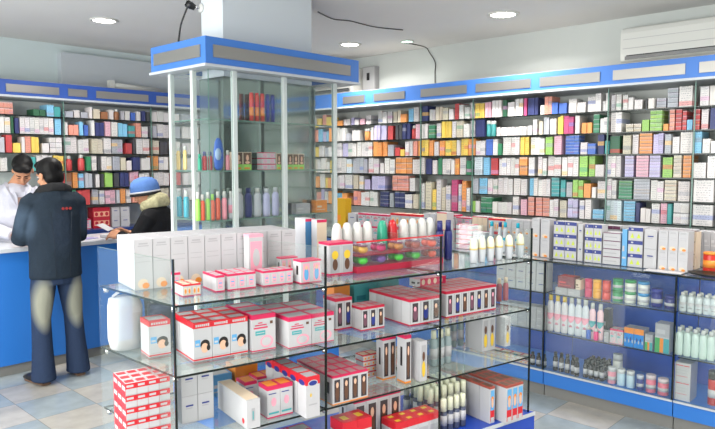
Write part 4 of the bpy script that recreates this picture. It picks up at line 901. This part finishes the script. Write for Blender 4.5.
for k, (x0, x1, h, st, ds) in enumerate(((296, 310, .07, 'greybox', 'grey box'), (316, 327, .085, 'orangebox', 'orange box'))):
    u0, u1 = tu(x0, _v), tu(x1, _v); o = link('boxed_product', carton(st, u1-u0, .05, h), None, (u0, _v, TS['s3']+.001), 0); tag(o, f'{ds} at the end of the lower shelf, pillar case', 'box')

# ================================================================== SERVICE COUNTER
t = thing('service_counter', 'bright blue service counter with pale top where customers stand', 'counter', (-.6, 5.375, 0))
CL = 3.75
MB().box((0, 0, .085), (CL, .025, .965), BLUE).box((CL-.025, .025, .085), (CL, .5, .965), BLUE).build('front_panel', t)
MB().box((0, .03, 0), (CL-.02, .48, .085), KICK).build('kick_board', t)
MB().box((0, .025, .085), (CL-.025, .5, .1), WHITE).box((0, .025, .6), (CL-.025, .5, .62), WHITE).build('inner_shelf', t)
MB().box((-.0, -.03, .965), (CL+.03, .52, 1.0), TOPW).build('worktop', t, bevel=.004)
rp = thing('gift_box', 'crimson boxed gift set with cream patterned panels on the far cabinet', 'box', (on_v(93, 215, 6.36).x, 6.36, 1.001))
gwid = on_v(110, 215, 6.36).x-on_v(93, 215, 6.36).x
gb = MB(); gm = mat('gift_crimson', (178, 26, 48), .4); gb.box((0, 0, 0), (gwid, .12, .205), gm)
for z0 in (.025, .115):
    gb.box((.01, -.001, z0), (gwid-.01, 0, z0+.05), mat('gift_cream', (226, 170, 140), .5))
    for k in range(3): disc(gb, (gwid*(.2+.3*k), z0+.025), .017, .02, gm, -.0015)
gb.build('carton', rp)
for k, (x0, x1, lay) in enumerate(((112, 120, 2), (121, 130, 2), (83, 91, 1), (70, 80, 1))):
    P0, P1 = on_v(x0, 215, 6.36), on_v(x1, 215, 6.36)
    for q in range(lay):
        o = link('boxed_product', carton('bluelabel' if k < 2 else 'lowred', P1.x-P0.x-.004, .12, .1), None, (P0.x, 6.36, 1.001+q*.101), 0)
        tag(o, ('pale blue white carton beside the crimson gift box', 'second pale carton beyond the crimson gift box', 'pink white carton before the crimson gift box', 'pink carton behind the customer in denim')[k]+(f', {("lower","upper")[q]}' if lay > 1 else ''), 'box')
pk = on_z(117, 238, 1.0)
o = MB().box((-.11, -.06, 0), (.11, .06, .03), cw).build('paper_bag', None, (pk.x+.02, 5.50, 1.001), .15, bevel=.012); tag(o, 'flat white paper bag on the counter under the woman\'s hands', 'bag')
pk = on_z(90, 239.5, 1.0); o = MB().box((-.08, -.06, 0), (.08, .06, .004), mat('leaflet_lilac', (150, 140, 190), .5)).build('leaflet', None, (pk.x, 5.55, 1.001), .3); tag(o, 'lilac leaflet lying on the counter beside the denim jacket', 'paper')
pk = on_z(24, 241, 1.0); o = MB().box((-.07, -.05, 0), (.07, .05, .003), cw).build('prescription', None, (pk.x+.02, 5.58, 1.001), .2); tag(o, 'white prescription slip on the counter between the two men', 'paper')

# ================================================================== PEOPLE
def organic(name, build, m, vox=.01, smooth=2, parent=None, disp=None):
    """one continuous surface grown from overlapping tapered limbs"""
    mb = MB(); build(mb); me = mb.mesh(name+'_src'); o = bpy.data.objects.new(name+'_src', me); COL.objects.link(o)
    r = o.modifiers.new('r', 'REMESH'); r.mode = 'VOXEL'; r.voxel_size = vox; r.use_smooth_shade = True
    s = o.modifiers.new('s', 'SMOOTH'); s.factor = .5; s.iterations = smooth
    dg = bpy.context.evaluated_depsgraph_get(); me2 = bpy.data.meshes.new_from_object(o.evaluated_get(dg)); bpy.data.objects.remove(o)
    me2.materials.clear(); me2.materials.append(m)
    for p in me2.polygons: p.material_index = 0; p.use_smooth = True
    return link(name, me2, parent)
def fabric(name, rgb, rough=.9, sc=60, st=.25, mul=.3, patch=None):
    m = bpy.data.materials.new(name); m.use_nodes = True; nt = m.node_tree; N = nt.nodes.new; L = nt.links.new; b = nt.nodes['Principled BSDF']
    b.inputs['Roughness'].default_value = rough; b.inputs['Specular IOR Level'].default_value = .2
    tc = N('ShaderNodeTexCoord'); n1 = N('ShaderNodeTexNoise'); n1.inputs['Scale'].default_value = sc; n1.inputs['Detail'].default_value = 5; L(tc.outputs['Object'], n1.inputs['Vector'])
    n2 = N('ShaderNodeTexNoise'); n2.inputs['Scale'].default_value = 7; n2.inputs['Detail'].default_value = 4; L(tc.outputs['Object'], n2.inputs['Vector'])
    mx = N('ShaderNodeMixRGB'); mx.blend_type = 'MULTIPLY'; mx.inputs[0].default_value = mul; mx.inputs[1].default_value = lin(rgb); L(n1.outputs['Fac'], mx.inputs[2]); out = mx.outputs[0]
    if patch:   # worn pale patch: colour, centre, radii
        for colr, c, rad in patch:
            mp = N('ShaderNodeMapping'); mp.inputs['Location'].default_value = tuple(-c[k]/rad[k] for k in range(3)); mp.inputs['Scale'].default_value = tuple(1/x for x in rad); L(tc.outputs['Object'], mp.inputs[0])
            g_ = N('ShaderNodeTexGradient'); g_.gradient_type = 'SPHERICAL'; L(mp.outputs[0], g_.inputs[0])
            p = N('ShaderNodeMath'); p.operation = 'MULTIPLY'; p.use_clamp = True; p.inputs[1].default_value = 2.2; L(g_.outputs['Fac'], p.inputs[0])
            m2 = N('ShaderNodeMixRGB'); L(p.outputs[0], m2.inputs[0]); L(out, m2.inputs[1]); m2.inputs[2].default_value = lin(colr); out = m2.outputs[0]
    L(out, b.inputs['Base Color'])
    bu = N('ShaderNodeBump'); bu.inputs['Strength'].default_value = st; bu.inputs['Distance'].default_value = .03; L(n2.outputs['Fac'], bu.inputs['Height']); L(bu.outputs['Normal'], b.inputs['Normal'])
    return m
SKIN = fabric('skin', (196, 142, 112), .55, 20, .05, .12); HAIR = fabric('black_hair', (14, 12, 13), .55, 90, .6, .5)
S_ = None
def hand(mb, wrist, d, side, palm_n, curl=.5, L=1.):
    """palm, four unequal bent fingers and a thumb. d: pointing direction; palm_n: palm normal; side: towards the thumb"""
    d = Vector(d).normalized(); n = Vector(palm_n).normalized(); s = Vector(side); s = (s-d*s.dot(d)).normalized(); w = Vector(wrist)
    k0 = w+d*.085*L
    mb.tube([(w-d*.02, (.026, .02)), (w+d*.02, (.033, .018)), (w+d*.05, (.040, .016)), (k0, (.040, .014))], SKIN, 10) if False else None
    for q in (-.028, -.01, .01, .028): mb.tube([(w+s*q*.5, .017), (w+d*.05+s*q, .016), (k0+s*q, .012)], SKIN, 8)
    for q, ln in ((.030, .068), (.010, .078), (-.010, .072), (-.030, .056)):
        a = k0+s*q; b = a+(d*math.cos(curl*.6)+n*math.sin(curl*.6))*ln*.45; c = b+(d*math.cos(curl*1.6)+n*math.sin(curl*1.6))*ln*.32; e = c+(d*math.cos(curl*2.4)+n*math.sin(curl*2.4))*ln*.25
        mb.tube([(a, .0092), (b, .0086), (c, .0078), (e, .0062)], SKIN, 8)
    a = w+d*.02+s*.026; b = a+(s*.7+d*.6+n*.2).normalized()*.034; c = b+(s*.25+d*.9+n*.35).normalized()*.03
    mb.tube([(a, .013), (b, .0105), (c, .0085)], SKIN, 8)
def head(mb, c, rot, s=1.):
    """head about 23 cm high with face, ears; face looks along local +y"""
    def p(x, y, z): return Vector(c)+rot @ Vector((x*s, y*s, z*s))
    mb.ell(p(0, -.008, .035), (.076*s, .095*s, .085*s), SKIN, rot); mb.ell(p(0, .022, -.045), (.056*s, .066*s, .072*s), SKIN, rot)
    mb.ell(p(0, .058, -.092), (.026*s, .022*s, .02*s), SKIN, rot)
    mb.tube([(p(0, .084, .018), .008*s), (p(0, .098, -.008), .011*s), (p(0, .106, -.028), .0135*s), (p(0, .088, -.036), .012*s)], SKIN, 8)
    for x in (-1, 1):
        mb.ell(p(x*.076, -.006, -.01), (.010*s, .018*s, .031*s), SKIN, rot); mb.ell(p(x*.03, .072, .026), (.022*s, .016*s, .008*s), SKIN, rot); mb.ell(p(x*.036, .056, -.03), (.024*s, .024*s, .02*s), SKIN, rot)
    mb.ell(p(0, .082, -.060), (.024*s, .012*s, .0055*s), SKIN, rot); mb.ell(p(0, .080, -.072), (.020*s, .012*s, .006*s), SKIN, rot)
def face_bits(root, c, rot, s=1., lids=False):
    def p(x, y, z): return Vector(c)+rot @ Vector((x*s, y*s, z*s))
    for x in (-1, 1):
        if lids: MB().ell(p(x*.030, .083, .002), (.013*s, .004*s, .002*s), HAIR, rot, 10).build('closed_lid', root)
        else: MB().ell(p(x*.030, .079, .008), (.0125*s, .0085*s, .0065*s), mat('eye_white', (225, 220, 215), .3), rot, 12).ell(p(x*.030, .0865, .007), (.0055*s, .003*s, .0055*s), DARK, rot, 10).build('eye', root)
        MB().tube([(p(x*.014, .086, .026), .003), (p(x*.03, .088, .031), .0042), (p(x*.048, .074, .027), .003)], HAIR, 6).build('eyebrow', root)
    MB().ell(p(0, .0925, -.0655), (.020*s, .004*s, .0022*s), mat('lips', (150, 80, 72), .5), rot, 10).build('mouth', root)
def rotx(a, zr=0, y=0): return Matrix.Rotation(zr, 3, 'Z') @ Matrix.Rotation(a, 3, 'X') @ Matrix.Rotation(y, 3, 'Y')

def person(label, P, rz, hgt, hc, hrot, hands, legs, k=1.):
    root = thing('person', label, 'person', P, rz)
    def bd(mb):
        head(mb, hc, hrot, k)
        neck = Vector(hc)+hrot @ Vector((0, -.02, -.07))
        mb.tube([(neck+Vector((0, 0, .02)), .052*k), (Vector((0, hc[1]*.35, hgt*.845)), .056*k), (Vector((0, hc[1]*.15-.005, hgt*.82)), (.09, .06))], SKIN, 14)
        mb.tube([((0, 0, hgt*.835), (.06, .05)), ((0, -.005, hgt*.80), (.165*k, .085)), ((0, .0, hgt*.72), (.15*k, .10)), ((0, 0, hgt*.62), (.13*k, .09)), ((0, 0, hgt*.53), (.15*k, .10)), ((0, 0, hgt*.48), (.13*k, .09))], SKIN, 18)
        for sh, el, wr, d, sd, n, c in hands:
            mb.tube([(sh, .05*k), (Vector(sh).lerp(Vector(el), .4), .045*k), (el, .037*k), (Vector(el).lerp(Vector(wr), .35), .038*k), (wr, .024*k)], SKIN, 12)
            hand(mb, wr, d, sd, n, c, k)
        for hp, kn, an, toe in legs:
            mb.tube([(hp, .085*k), (kn, .055*k), (Vector(kn).lerp(Vector(an), .35), .055*k), (an, .036*k)], SKIN, 12)
            mb.tube([(an, .036), (Vector(an).lerp(Vector(toe), .5)-Vector((0, 0, .02)), .035), (toe, .025)], SKIN, 10)
    b = organic('body', bd, SKIN, .0065, 1, root); return root, b

# ---- pharmacist in a white coat, bowed over the counter (faces -v)
P = (on_v(17, 200, 6.0).x, 6.06, 0); hr = rotx(R(-50), R(-22)); hc = (-.025, .15, 1.585)
hl = [((.19, .02, 1.40), (.27, .06, 1.13), (.12, .335, 1.055), (-.5, .8, -.12), (.5, .6, .1), (0, .1, -1), .35), ((-.19, .02, 1.40), (-.29, .05, 1.13), (-.10, .34, 1.05), (.6, .7, -.1), (-.3, .7, .2), (0, .1, -1), .5)]
lg = [((.09, 0, .86), (.10, .02, .48), (.10, -.02, .09), (.10, .13, .03)), ((-.09, 0, .86), (-.10, .02, .48), (-.11, -.02, .09), (-.11, .13, .03))]
root, bd_ = person('pharmacist in a white coat bowed over the blue counter, writing', P, math.pi, 1.74, hc, hr, hl, lg)
face_bits(root, hc, hr, 1., True)
COAT = fabric('coat_white', (200, 200, 212), .85, 40, .5, .06)
def coat(mb):
    mb.tube([((0, .01, 1.47), (.085, .07)), ((0, .0, 1.42), (.19, .11)), ((0, .0, 1.36), (.215, .13)), ((0, .03, 1.2), (.20, .145)), ((0, .02, 1.0), (.19, .13)), ((0, 0, .8), (.20, .14)), ((0, 0, .55), (.21, .15))], COAT, 22)
    for sx, e, w_ in ((1, (.27, .06, 1.13), (.135, .32, 1.06)), (-1, (-.29, .05, 1.13), (-.125, .315, 1.06))):
        mb.tube([((sx*.15, .01, 1.39), .07), ((sx*.205, .02, 1.37), .073), (Vector((sx*.205, .02, 1.37)).lerp(Vector(e), .5), .068), (e, .066), (Vector(e).lerp(Vector(w_), .6), .056), (w_, .047)], COAT, 14)
    mb.ell((0, .07, 1.40), (.12, .07, .09), COAT)
organic('white_coat', coat, COAT, .009, 2, root)
cb = MB()
for sx in (-1, 1):
    cb.prism([(0, 0), (0, 0), (0, 0)], 0, 0, COAT) if False else None
    pts = [Vector((sx*.085, .03, 1.495)), Vector((sx*.10, .11, 1.44)), Vector((sx*.035, .165, 1.28)), Vector((sx*.012, .165, 1.24)), Vector((sx*.03, .145, 1.38)), Vector((sx*.055, .09, 1.46))]
    v0 = [cb.bm.verts.new(p) for p in pts]; v1 = [cb.bm.verts.new(p+Vector((sx*.004, .008, .003))) for p in pts]
    cb.bm.faces.new(v0[::-1]); cb.bm.faces.new(v1)
    for k in range(6): cb.bm.faces.new((v0[k], v0[(k+1) % 6], v1[(k+1) % 6], v1[k]))
cb.mi(COAT); cb.build('lapels', root)
MB().box((-.15, .13, 1.235), (-.075, .181, 1.33), COAT).box((-.125, .181, 1.28), (-.10, .184, 1.31), cbk).box((-.127, .181, 1.255), (-.098, .184, 1.268), cr).build('chest_pocket', root)
MB().tube([((0, .155, 1.36), (.028, .006)), ((0, .168, 1.28), (.03, .006))], mat('shirt_grey', (120, 96, 88), .8), 10).build('shirt', root)
def hair1(mb):
    def p(x, y, z): return Vector(hc)+hr @ Vector((x, y, z))
    mb.ell(p(0, -.022, .062), (.084, .098, .078), HAIR, hr); mb.ell(p(0, -.055, .01), (.078, .062, .085), HAIR, hr); mb.ell(p(.01, .045, .092), (.066, .05, .034), HAIR, hr); mb.ell(p(-.03, .06, .085), (.04, .035, .028), HAIR, hr)
organic('hair', hair1, HAIR, .007, 1, root)
MB().tube([((.1, .32, 1.01), .004), ((.06, .30, 1.13), .004)], cnv, 8).build('pen', root) if False else None

# ---- customer in denim, seen from behind
P = (2.0, 5.05, 0); hr2 = rotx(R(-16), R(20)); hc2 = (.0, .075, 1.555)
hl = [((.16, 0, 1.37), (.215, .09, 1.085), (.11, .35, 1.055), (-.6, .7, -.05), (-.4, .6, .2), (0, .1, -1), .4), ((-.16, 0, 1.37), (-.215, .09, 1.085), (-.11, .35, 1.055), (.6, .7, -.05), (.4, .6, .2), (0, .1, -1), .4)]
lg = [((.09, 0, .86), (.125, .03, .48), (.14, .0, .09), (.15, .13, .035)), ((-.09, 0, .86), (-.12, .01, .48), (-.13, -.05, .09), (-.16, .08, .035))]
root, bd_ = person('man in dark denim jacket and flared faded jeans leaning on the blue counter', P, R(-2), 1.70, hc2, hr2, hl, lg)
face_bits(root, hc2, hr2)
DEN = fabric('denim_dark', (40, 51, 63), .9, 120, .9, .4, [((60, 74, 90), (-.2, .02, 1.22), (.1, .14, .16)), ((56, 70, 86), (.2, .02, 1.22), (.1, .14, .16)), ((42, 52, 66), (0, -.16, 1.15), (.1, .1, .22))])
def jacket(mb):
    mb.tube([((0, .01, 1.46), (.095, .075)), ((0, -.005, 1.42), (.14, .10)), ((0, -.01, 1.375), (.185, .125)), ((0, -.005, 1.25), (.195, .145)), ((0, .0, 1.1), (.19, .145)), ((0, 0, .95), (.185, .14)), ((0, 0, .80), (.19, .14)), ((0, 0, .785), (.185, .135))], DEN, 24)
    for sx in (1, -1):
        e = Vector((sx*.215, .09, 1.085)); w_ = Vector((sx*.12, .325, 1.06))
        mb.tube([((sx*.12, -.005, 1.39), .065), ((sx*.165, 0, 1.355), .076), (Vector((sx*.175, 0, 1.36)).lerp(e, .5), .07), (e, .066), (e.lerp(w_, .5), .058), (w_, .050)], DEN, 14)
organic('denim_jacket', jacket, DEN, .009, 2, root)
CORD = fabric('collar_cord', (44, 44, 46), .95, 140, .4, .4)
def collar(mb):
    mb.tube([((-.115, .05, 1.40), (.02, .03)), ((-.105, -.045, 1.455), (.02, .034)), ((-.04, -.085, 1.475), (.018, .036)), ((.04, -.085, 1.475), (.018, .036)), ((.105, -.045, 1.455), (.02, .034)), ((.115, .05, 1.40), (.02, .03))], CORD, 12)
organic('collar', collar, CORD, .007, 1, root)
seam = mat('seam_dark', (22, 30, 42), .9)
for zz in (.81, 1.29): MB().tube([(Vector((.19*math.cos(a)*(1 if zz > 1 else 1.0), .003-.152*math.sin(a)*(.96 if zz > 1 else .93), zz)), .002) for a in [math.pi*k/16 for k in range(17)]], seam, 6).build('seam', root)
for sx in (-1, 1): MB().tube([((sx*.075, -.150, 1.29), .002), ((sx*.06, -.156, 1.05), .002), ((sx*.05, -.146, .81), .002)], seam, 6).build('seam', root)
lb_ = MB(); tr_ = mat('thread_red', (150, 44, 44), .8)
for k in range(3): lb_.lathe([(.007, 0), (.011, 0), (.011, .002), (.007, .002)], tr_, 12, M=Matrix.Translation((.012+.026*k, -.155, 1.315)) @ Matrix.Rotation(math.pi/2, 4, 'X'))
lb_.build('embroidered_badge', root)
JEAN = fabric('jeans_blue', (44, 58, 84), .9, 110, .35, .3, [((142, 142, 128), (.13, -.06, .60), (.085, .2, .23)), ((142, 142, 128), (-.12, -.07, .60), (.085, .2, .23))])
def jeans(mb):
    mb.tube([((0, 0, .90), (.165, .115)), ((0, 0, .82), (.17, .125)), ((0, 0, .74), (.16, .115))], JEAN, 20)
    for sx, kn, an in ((1, (.125, .02, .48), (.14, -.005, .06)), (-1, (-.12, .0, .48), (-.135, -.055, .06))):
        mb.tube([((sx*.085, 0, .84), (.09, .11)), ((sx*.10, .0, .70), (.088, .095)), (kn, (.068, .075)), (Vector(kn).lerp(Vector(an), .5), (.072, .08)), (an, (.085, .095)), (Vector(an)-Vector((0, 0, .03)), (.087, .10))], JEAN, 16)
organic('jeans', jeans, JEAN, .009, 2, root)
SHOE = mat('shoe_leather', (30, 26, 26), .4)
for (x, y), (tx, ty) in (((.14, -.05), (.16, .20)), ((-.135, -.10), (-.19, .15))):
    MB().tube([((x, y, .04), (.035, .03)), ((x+(tx-x)*.4, y+(ty-y)*.4, .045), (.042, .04)), ((x+(tx-x)*.75, y+(ty-y)*.75, .035), (.045, .03)), ((tx, ty, .025), (.03, .018))], SHOE, 14).tube([((x, y-.01, .009), (.036, .009)), ((x+(tx-x)*.5, y+(ty-y)*.5, .009), (.043, .009)), ((x+(tx-x)*.85, y+(ty-y)*.85, .009), (.04, .009)), ((tx, ty+.01, .009), (.02, .008))], mat('shoe_sole', (110, 84, 66), .7), 14).build('shoe', root)
def hair2(mb):
    def p(x, y, z): return Vector(hc2)+hr2 @ Vector((x, y, z))
    mb.ell(p(0, -.022, .050), (.089, .104, .086), HAIR, hr2); mb.ell(p(0, -.05, -.015), (.080, .066, .085), HAIR, hr2); mb.ell(p(0, .04, .095), (.065, .055, .035), HAIR, hr2)
organic('hair', hair2, HAIR, .007, 1, root)

# ---- customer in black jacket, scarf and blue cap
P = Vector((2.81, 4.98, 0)); F3 = R(38); hr3 = rotx(R(-22), R(20)); hc3 = (0, .09, 1.40)
hl = [((.16, 0, 1.22), (.20, .12, 1.0), (.08, .30, 1.06), (-.3, .9, .1), (-.5, .2, .5), (0, .3, -1), .6), ((-.16, 0, 1.22), (-.20, .12, 1.0), (-.08, .29, 1.05), (.3, .9, .1), (.5, .2, .5), (0, .3, -1), .6)]
lg = [((.08, 0, .76), (.09, .02, .42), (.09, -.02, .08), (.09, .11, .03)), ((-.08, 0, .76), (-.09, .02, .42), (-.09, -.02, .08), (-.09, .11, .03))]
root, bd_ = person('woman in black jacket, pale scarf and blue cap holding a paper slip', P, F3, 1.52, hc3, hr3, hl, lg, .92)
face_bits(root, hc3, hr3, .92)
BJ = fabric('jacket_black', (20, 20, 24), .85, 60, .5, .3)
def bj(mb):
    mb.tube([((0, .01, 1.30), (.085, .07)), ((0, -.0, 1.25), (.175, .11)), ((0, .0, 1.18), (.195, .13)), ((0, .01, 1.0), (.19, .14)), ((0, 0, .8), (.195, .14)), ((0, 0, .66), (.205, .15))], BJ, 22)
    for sx in (1, -1):
        e = Vector((sx*.215, .12, .99)); w_ = Vector((sx*.09, .27, 1.05)); mb.tube([((sx*.12, 0, 1.23), .065), ((sx*.175, 0, 1.20), .07), (Vector((sx*.175, 0, 1.2)).lerp(e, .5), .064), (e, .062), (e.lerp(w_, .6), .052), (w_, .045)], BJ, 14)
organic('black_jacket', bj, BJ, .009, 2, root)
def tr(mb):
    mb.tube([((0, 0, .80), (.15, .11)), ((0, 0, .70), (.15, .11))], BJ, 16)
    for sx in (1, -1): mb.tube([((sx*.08, 0, .76), (.085, .1)), ((sx*.09, .01, .42), (.066, .07)), ((sx*.09, -.02, .05), (.062, .07))], BJ, 14)
organic('trousers', tr, fabric('trousers_charcoal', (40, 40, 46), .9, 60, .3, .2), .009, 2, root)
for sx in (1, -1): MB().tube([((sx*.09, -.06, .035), (.032, .03)), ((sx*.09, .04, .04), (.038, .035)), ((sx*.09, .15, .02), (.028, .018))], SHOE, 12).build('shoe', root)
SCF = fabric('scarf_patterned', (208, 200, 160), .9, 45, .5, .75)
def scf(mb):
    mb.tube([((-.10, .06, 1.30), (.03, .04)), ((-.09, -.04, 1.335), (.035, .05)), ((0, -.085, 1.345), (.035, .055)), ((.09, -.04, 1.335), (.035, .05)), ((.10, .06, 1.30), (.03, .04)), ((0, .11, 1.27), (.03, .04)), ((-.10, .06, 1.30), (.03, .04))], SCF, 12)
    mb.ell((0, -.015, 1.36), (.08, .09, .05), SCF)
organic('scarf', scf, SCF, .008, 2, root)
CAPM = fabric('cap_blue', (92, 128, 190), .85, 70, .3, .2); c0 = Vector(hc3)
Mh = Matrix.Translation(c0) @ hr3.to_4x4() @ Matrix.Rotation(R(14), 4, 'X')
MB().lathe([(.102, .012), (.108, .02), (.106, .06), (.095, .095), (.068, .122), (.03, .134), (.005, .136)], CAPM, 22, sy=1.12, M=Mh).build('cap', root)
MB().lathe([(.100, -.018), (.116, -.014), (.110, .006), (.10, .008)], mat('cap_trim_black', (20, 20, 22), .8), 22, sy=1.13, M=Mh).lathe([(.101, .006), (.113, .006), (.111, .018), (.10, .02)], cw, 22, sy=1.13, M=Mh).build('cap_brim', root)
pc = MB(); pc.box((-.075, .0, -.001), (.075, .11, .001), cw); o = pc.build('paper_slip', None, P+Matrix.Rotation(F3, 3, 'Z') @ Vector((0, .40, 1.085)), F3+.2); o.rotation_euler = (R(28), 0, F3+.1)
tag(o, 'white paper slip held by the woman in the blue cap', 'paper')

# ================================================================== AIR CONDITIONERS, FITTINGS
def ac(label, P, rz, w):
    t = thing('ac_unit', label, 'air conditioner', P, rz)
    pts = [(.0, 0), (.17, 0), (.205, .03), (.215, .08), (.215, .24), (.20, .275), (.17, .285), (0, .285)]
    mb = MB(); i = mb.mi(WHITE); a = [mb.bm.verts.new((0, -y, z)) for y, z in pts]; b = [mb.bm.verts.new((w, -y, z)) for y, z in pts]
    mb.bm.faces.new(a); mb.bm.faces.new(b[::-1])
    for k in range(8): mb.bm.faces.new((a[k], b[k], b[(k+1) % 8], a[(k+1) % 8]))
    mb.build('casing', t, bevel=.006)
    MB().box((.04, -.222, .035), (w-.04, -.208, .062), mat('louvre_silver', (150, 150, 150), .15, .8), M=None).build('louvre', t)
    MB().box((.05, -.2165, .062), (w-.05, -.214, .07), DARK).box((.02, -.2165, .12), (w-.02, -.2145, .124), cgy).box((.02, -.2165, .19), (w-.02, -.2145, .193), cgy).build('front_grille', t)
    return t
ac('large white split air conditioner above the long blue header', (UW, 2.08, 2.415), -math.pi/2, 1.05)
ac('white air conditioner half hidden behind the pillar case header', (UW, 5.85, 2.40), -math.pi/2, .86)
a_, b_ = on_v(108, 84, 6.45).x, on_v(161, 88, 6.45).x
t = thing('tube_lamp', 'slim white lamp casing resting above the dark blue header', 'lamp', (a_, 6.44, 2.401)); MB().tube([((0, 0, .04), .03), ((b_-a_, 0, .02), .03)], WHITE, 12).build('casing', t); MB().box((.0, -.035, .0), (.05, .03, .085), WHITE).build('end_cap', t)
t = thing('fuse_box', 'small grey electrical fuse box high on the long wall', 'fuse box', (UW-.001, 4.97, 2.43), -math.pi/2)
MB().box((0, -.07, 0), (.19, 0, .27), mat('fuse_grey', (150, 150, 152), .5)).build('enclosure', t, bevel=.004); MB().box((.07, -.076, .12), (.11, -.07, .2), DARK).build('switch', t); MB().box((.012, -.073, .01), (.178, -.07, .26), mat('fuse_door', (168, 168, 170), .4)).build('door', t)
# cable on the ceiling
cbm = mat('cable_dark', (70, 66, 66), .6)
pts = [on_z(x, y, ZC-.008) for x, y in ((318, 12), (333, 19), (350, 21), (375, 27), (403, 30))]
o = bez('power_cable', pts, .0045, cbm); tag(o, 'dark cable running over the ceiling from the pillar to small spotlight', 'cable')
pts = [on_z(x, y, ZC-.008) for x, y in ((403, 43), (415, 44.5))]+[Vector((UW-.05, 4.11, ZC-.008)), Vector((UW-.01, 4.10, ZC-.05))]+[on_u(435, y, UW-.01) for y in (62, 72, 84)]
o = bez('power_cable', pts, .0045, cbm); tag(o, 'dark cable dropping down the long wall from small spotlight', 'cable')
# camera on the pillar
pc_ = on_u(200, 8, 2.47); t = thing('security_camera', 'small black and white security camera on a bracket on the pillar', 'camera', (2.48, pc_.y, pc_.z), 0)
MB().lathe([(.03, 0), (.03, .01), (.012, .015)], WHITE, 14, M=Matrix.Rotation(-math.pi/2, 4, 'Y')).build('wall_plate', t)
MB().tube([((0, 0, 0), .008), ((-.025, 0, .0), .008), ((-.045, .02, .01), .008)], CHROME, 8).build('bracket', t)
MB().tube([((-.035, .02, .0), .018), ((-.06, .03, .012), .024), ((-.085, .04, .024), .024)], DARK, 12).build('housing', t)
MB().tube([((-.085, .04, .024), .018), ((-.091, .0425, .027), .018)], mat('lens_glass', (10, 10, 16), .05), 12).build('lens', t)
bp = Vector((2.42, pc_.y+.06, pc_.z+.02)); o = bez('camera_cable', [bp, bp+Vector((-.02, .06, -.12)), bp+Vector((-.03, .09, -.25)), Vector((2.34, bp.y+.08, 2.40))], .006, DARK); tag(o, 'black cable curving down from the security camera to the header', 'cable')

# ---- downlights
LAMP = mat('lamp_glow', (255, 252, 244), .5, emit=14)
def downlight(u, v, r, label, power, glow=LAMP):
    t = thing('ceiling_light', label, 'light', (u, v, ZC), 0, 'round ceiling downlights')
    MB().lathe([(r*.86, -.001), (r*.9, -.012), (r*1.1, -.010), (r*1.14, -.001)], WHITE, 28).build('trim_ring', t)
    MB().lathe([(.001, -.002), (r*.87, -.002), (r*.87, -.006), (.001, -.009)], glow, 28).build('diffuser', t)
    l = bpy.data.lights.new('downlight', 'AREA'); l.shape = 'DISK'; l.size = r*1.6; l.energy = power; l.color = (1, .97, .92); l.spread = R(150)
    lo = bpy.data.objects.new('downlight', l); COL.objects.link(lo); lo.parent = t; lo.location = (0, 0, -.02)
for (x, y), r, lb in (((104, 20), .10, 'bright round downlight over the denim customer'), ((350, 44), .10, 'bright round downlight beside the pillar case'), ((503, 14), .11, 'bright round downlight over the gondola end')):
    p = on_z(x, y, ZC); downlight(p.x, p.y, r, lb, 26)
p = on_z(407, 41, ZC); downlight(p.x, p.y, .06, 'small greenish spotlight with cable near the long wall', 1.5, mat('lamp_glow_green', (205, 255, 230), .5, emit=9))
for u, v, lb in ((.6, 4.6, 'added downlight over the service counter end'), (.7, 2.4, 'added downlight over the front of the shop'), (2.6, .4, 'added downlight over the viewer side aisle'), (.7, -.6, 'added downlight just inside the entrance'), (3.4, -1.5, 'added downlight by the arched door'), (4.4, .6, 'added downlight at the near end of the long wall')):  # lamps out of view, added for even light in the room
    downlight(u, v, .10, lb, 26)

# ---- daylight through the shop window and the entrance
def day(name, loc, rot, sx, sy, e, col=(1, .99, .96)):
    l = bpy.data.lights.new(name, 'AREA'); l.shape = 'RECTANGLE'; l.size = sx; l.size_y = sy; l.energy = e; l.color = col
    o = bpy.data.objects.new(name, l); COL.objects.link(o); o.location = loc; o.rotation_euler = rot
day('window_daylight', (U0-.15, 2.2, 1.45), (0, R(-90), 0), 2.4, 5.8, 430)
day('entrance_daylight', (1.15, V0-.15, 1.25), (R(90), 0, 0), 4.0, 2.3, 45, (1, .98, .95))
wd = bpy.data.worlds.new('World'); SC.world = wd; wd.use_nodes = True; wd.node_tree.nodes['Background'].inputs[0].default_value = (.9, .94, 1, 1); wd.node_tree.nodes['Background'].inputs[1].default_value = .8

cam = bpy.data.cameras.new('Camera'); co = bpy.data.objects.new('Camera', cam); COL.objects.link(co); SC.camera = co
co.location = CAM; co.rotation_euler = (math.pi/2-PIT, 0, YAW-math.pi/2); cam.sensor_width = 36; cam.lens = FPX/715*36; cam.clip_start = .05
SC.view_settings.view_transform = 'Standard'; SC.view_settings.look = 'None'; SC.view_settings.gamma = 1; SC.view_settings.exposure = -.12; SC.view_settings.use_curve_mapping = False
SC.cycles.max_bounces = 10; SC.cycles.transparent_max_bounces = 40; SC.cycles.glossy_bounces = 4; SC.cycles.diffuse_bounces = 4
SC.cycles.caustics_reflective = False; SC.cycles.caustics_refractive = False; SC.cycles.sample_clamp_indirect = 4
try: SC.cycles.use_denoising = True
except Exception: pass
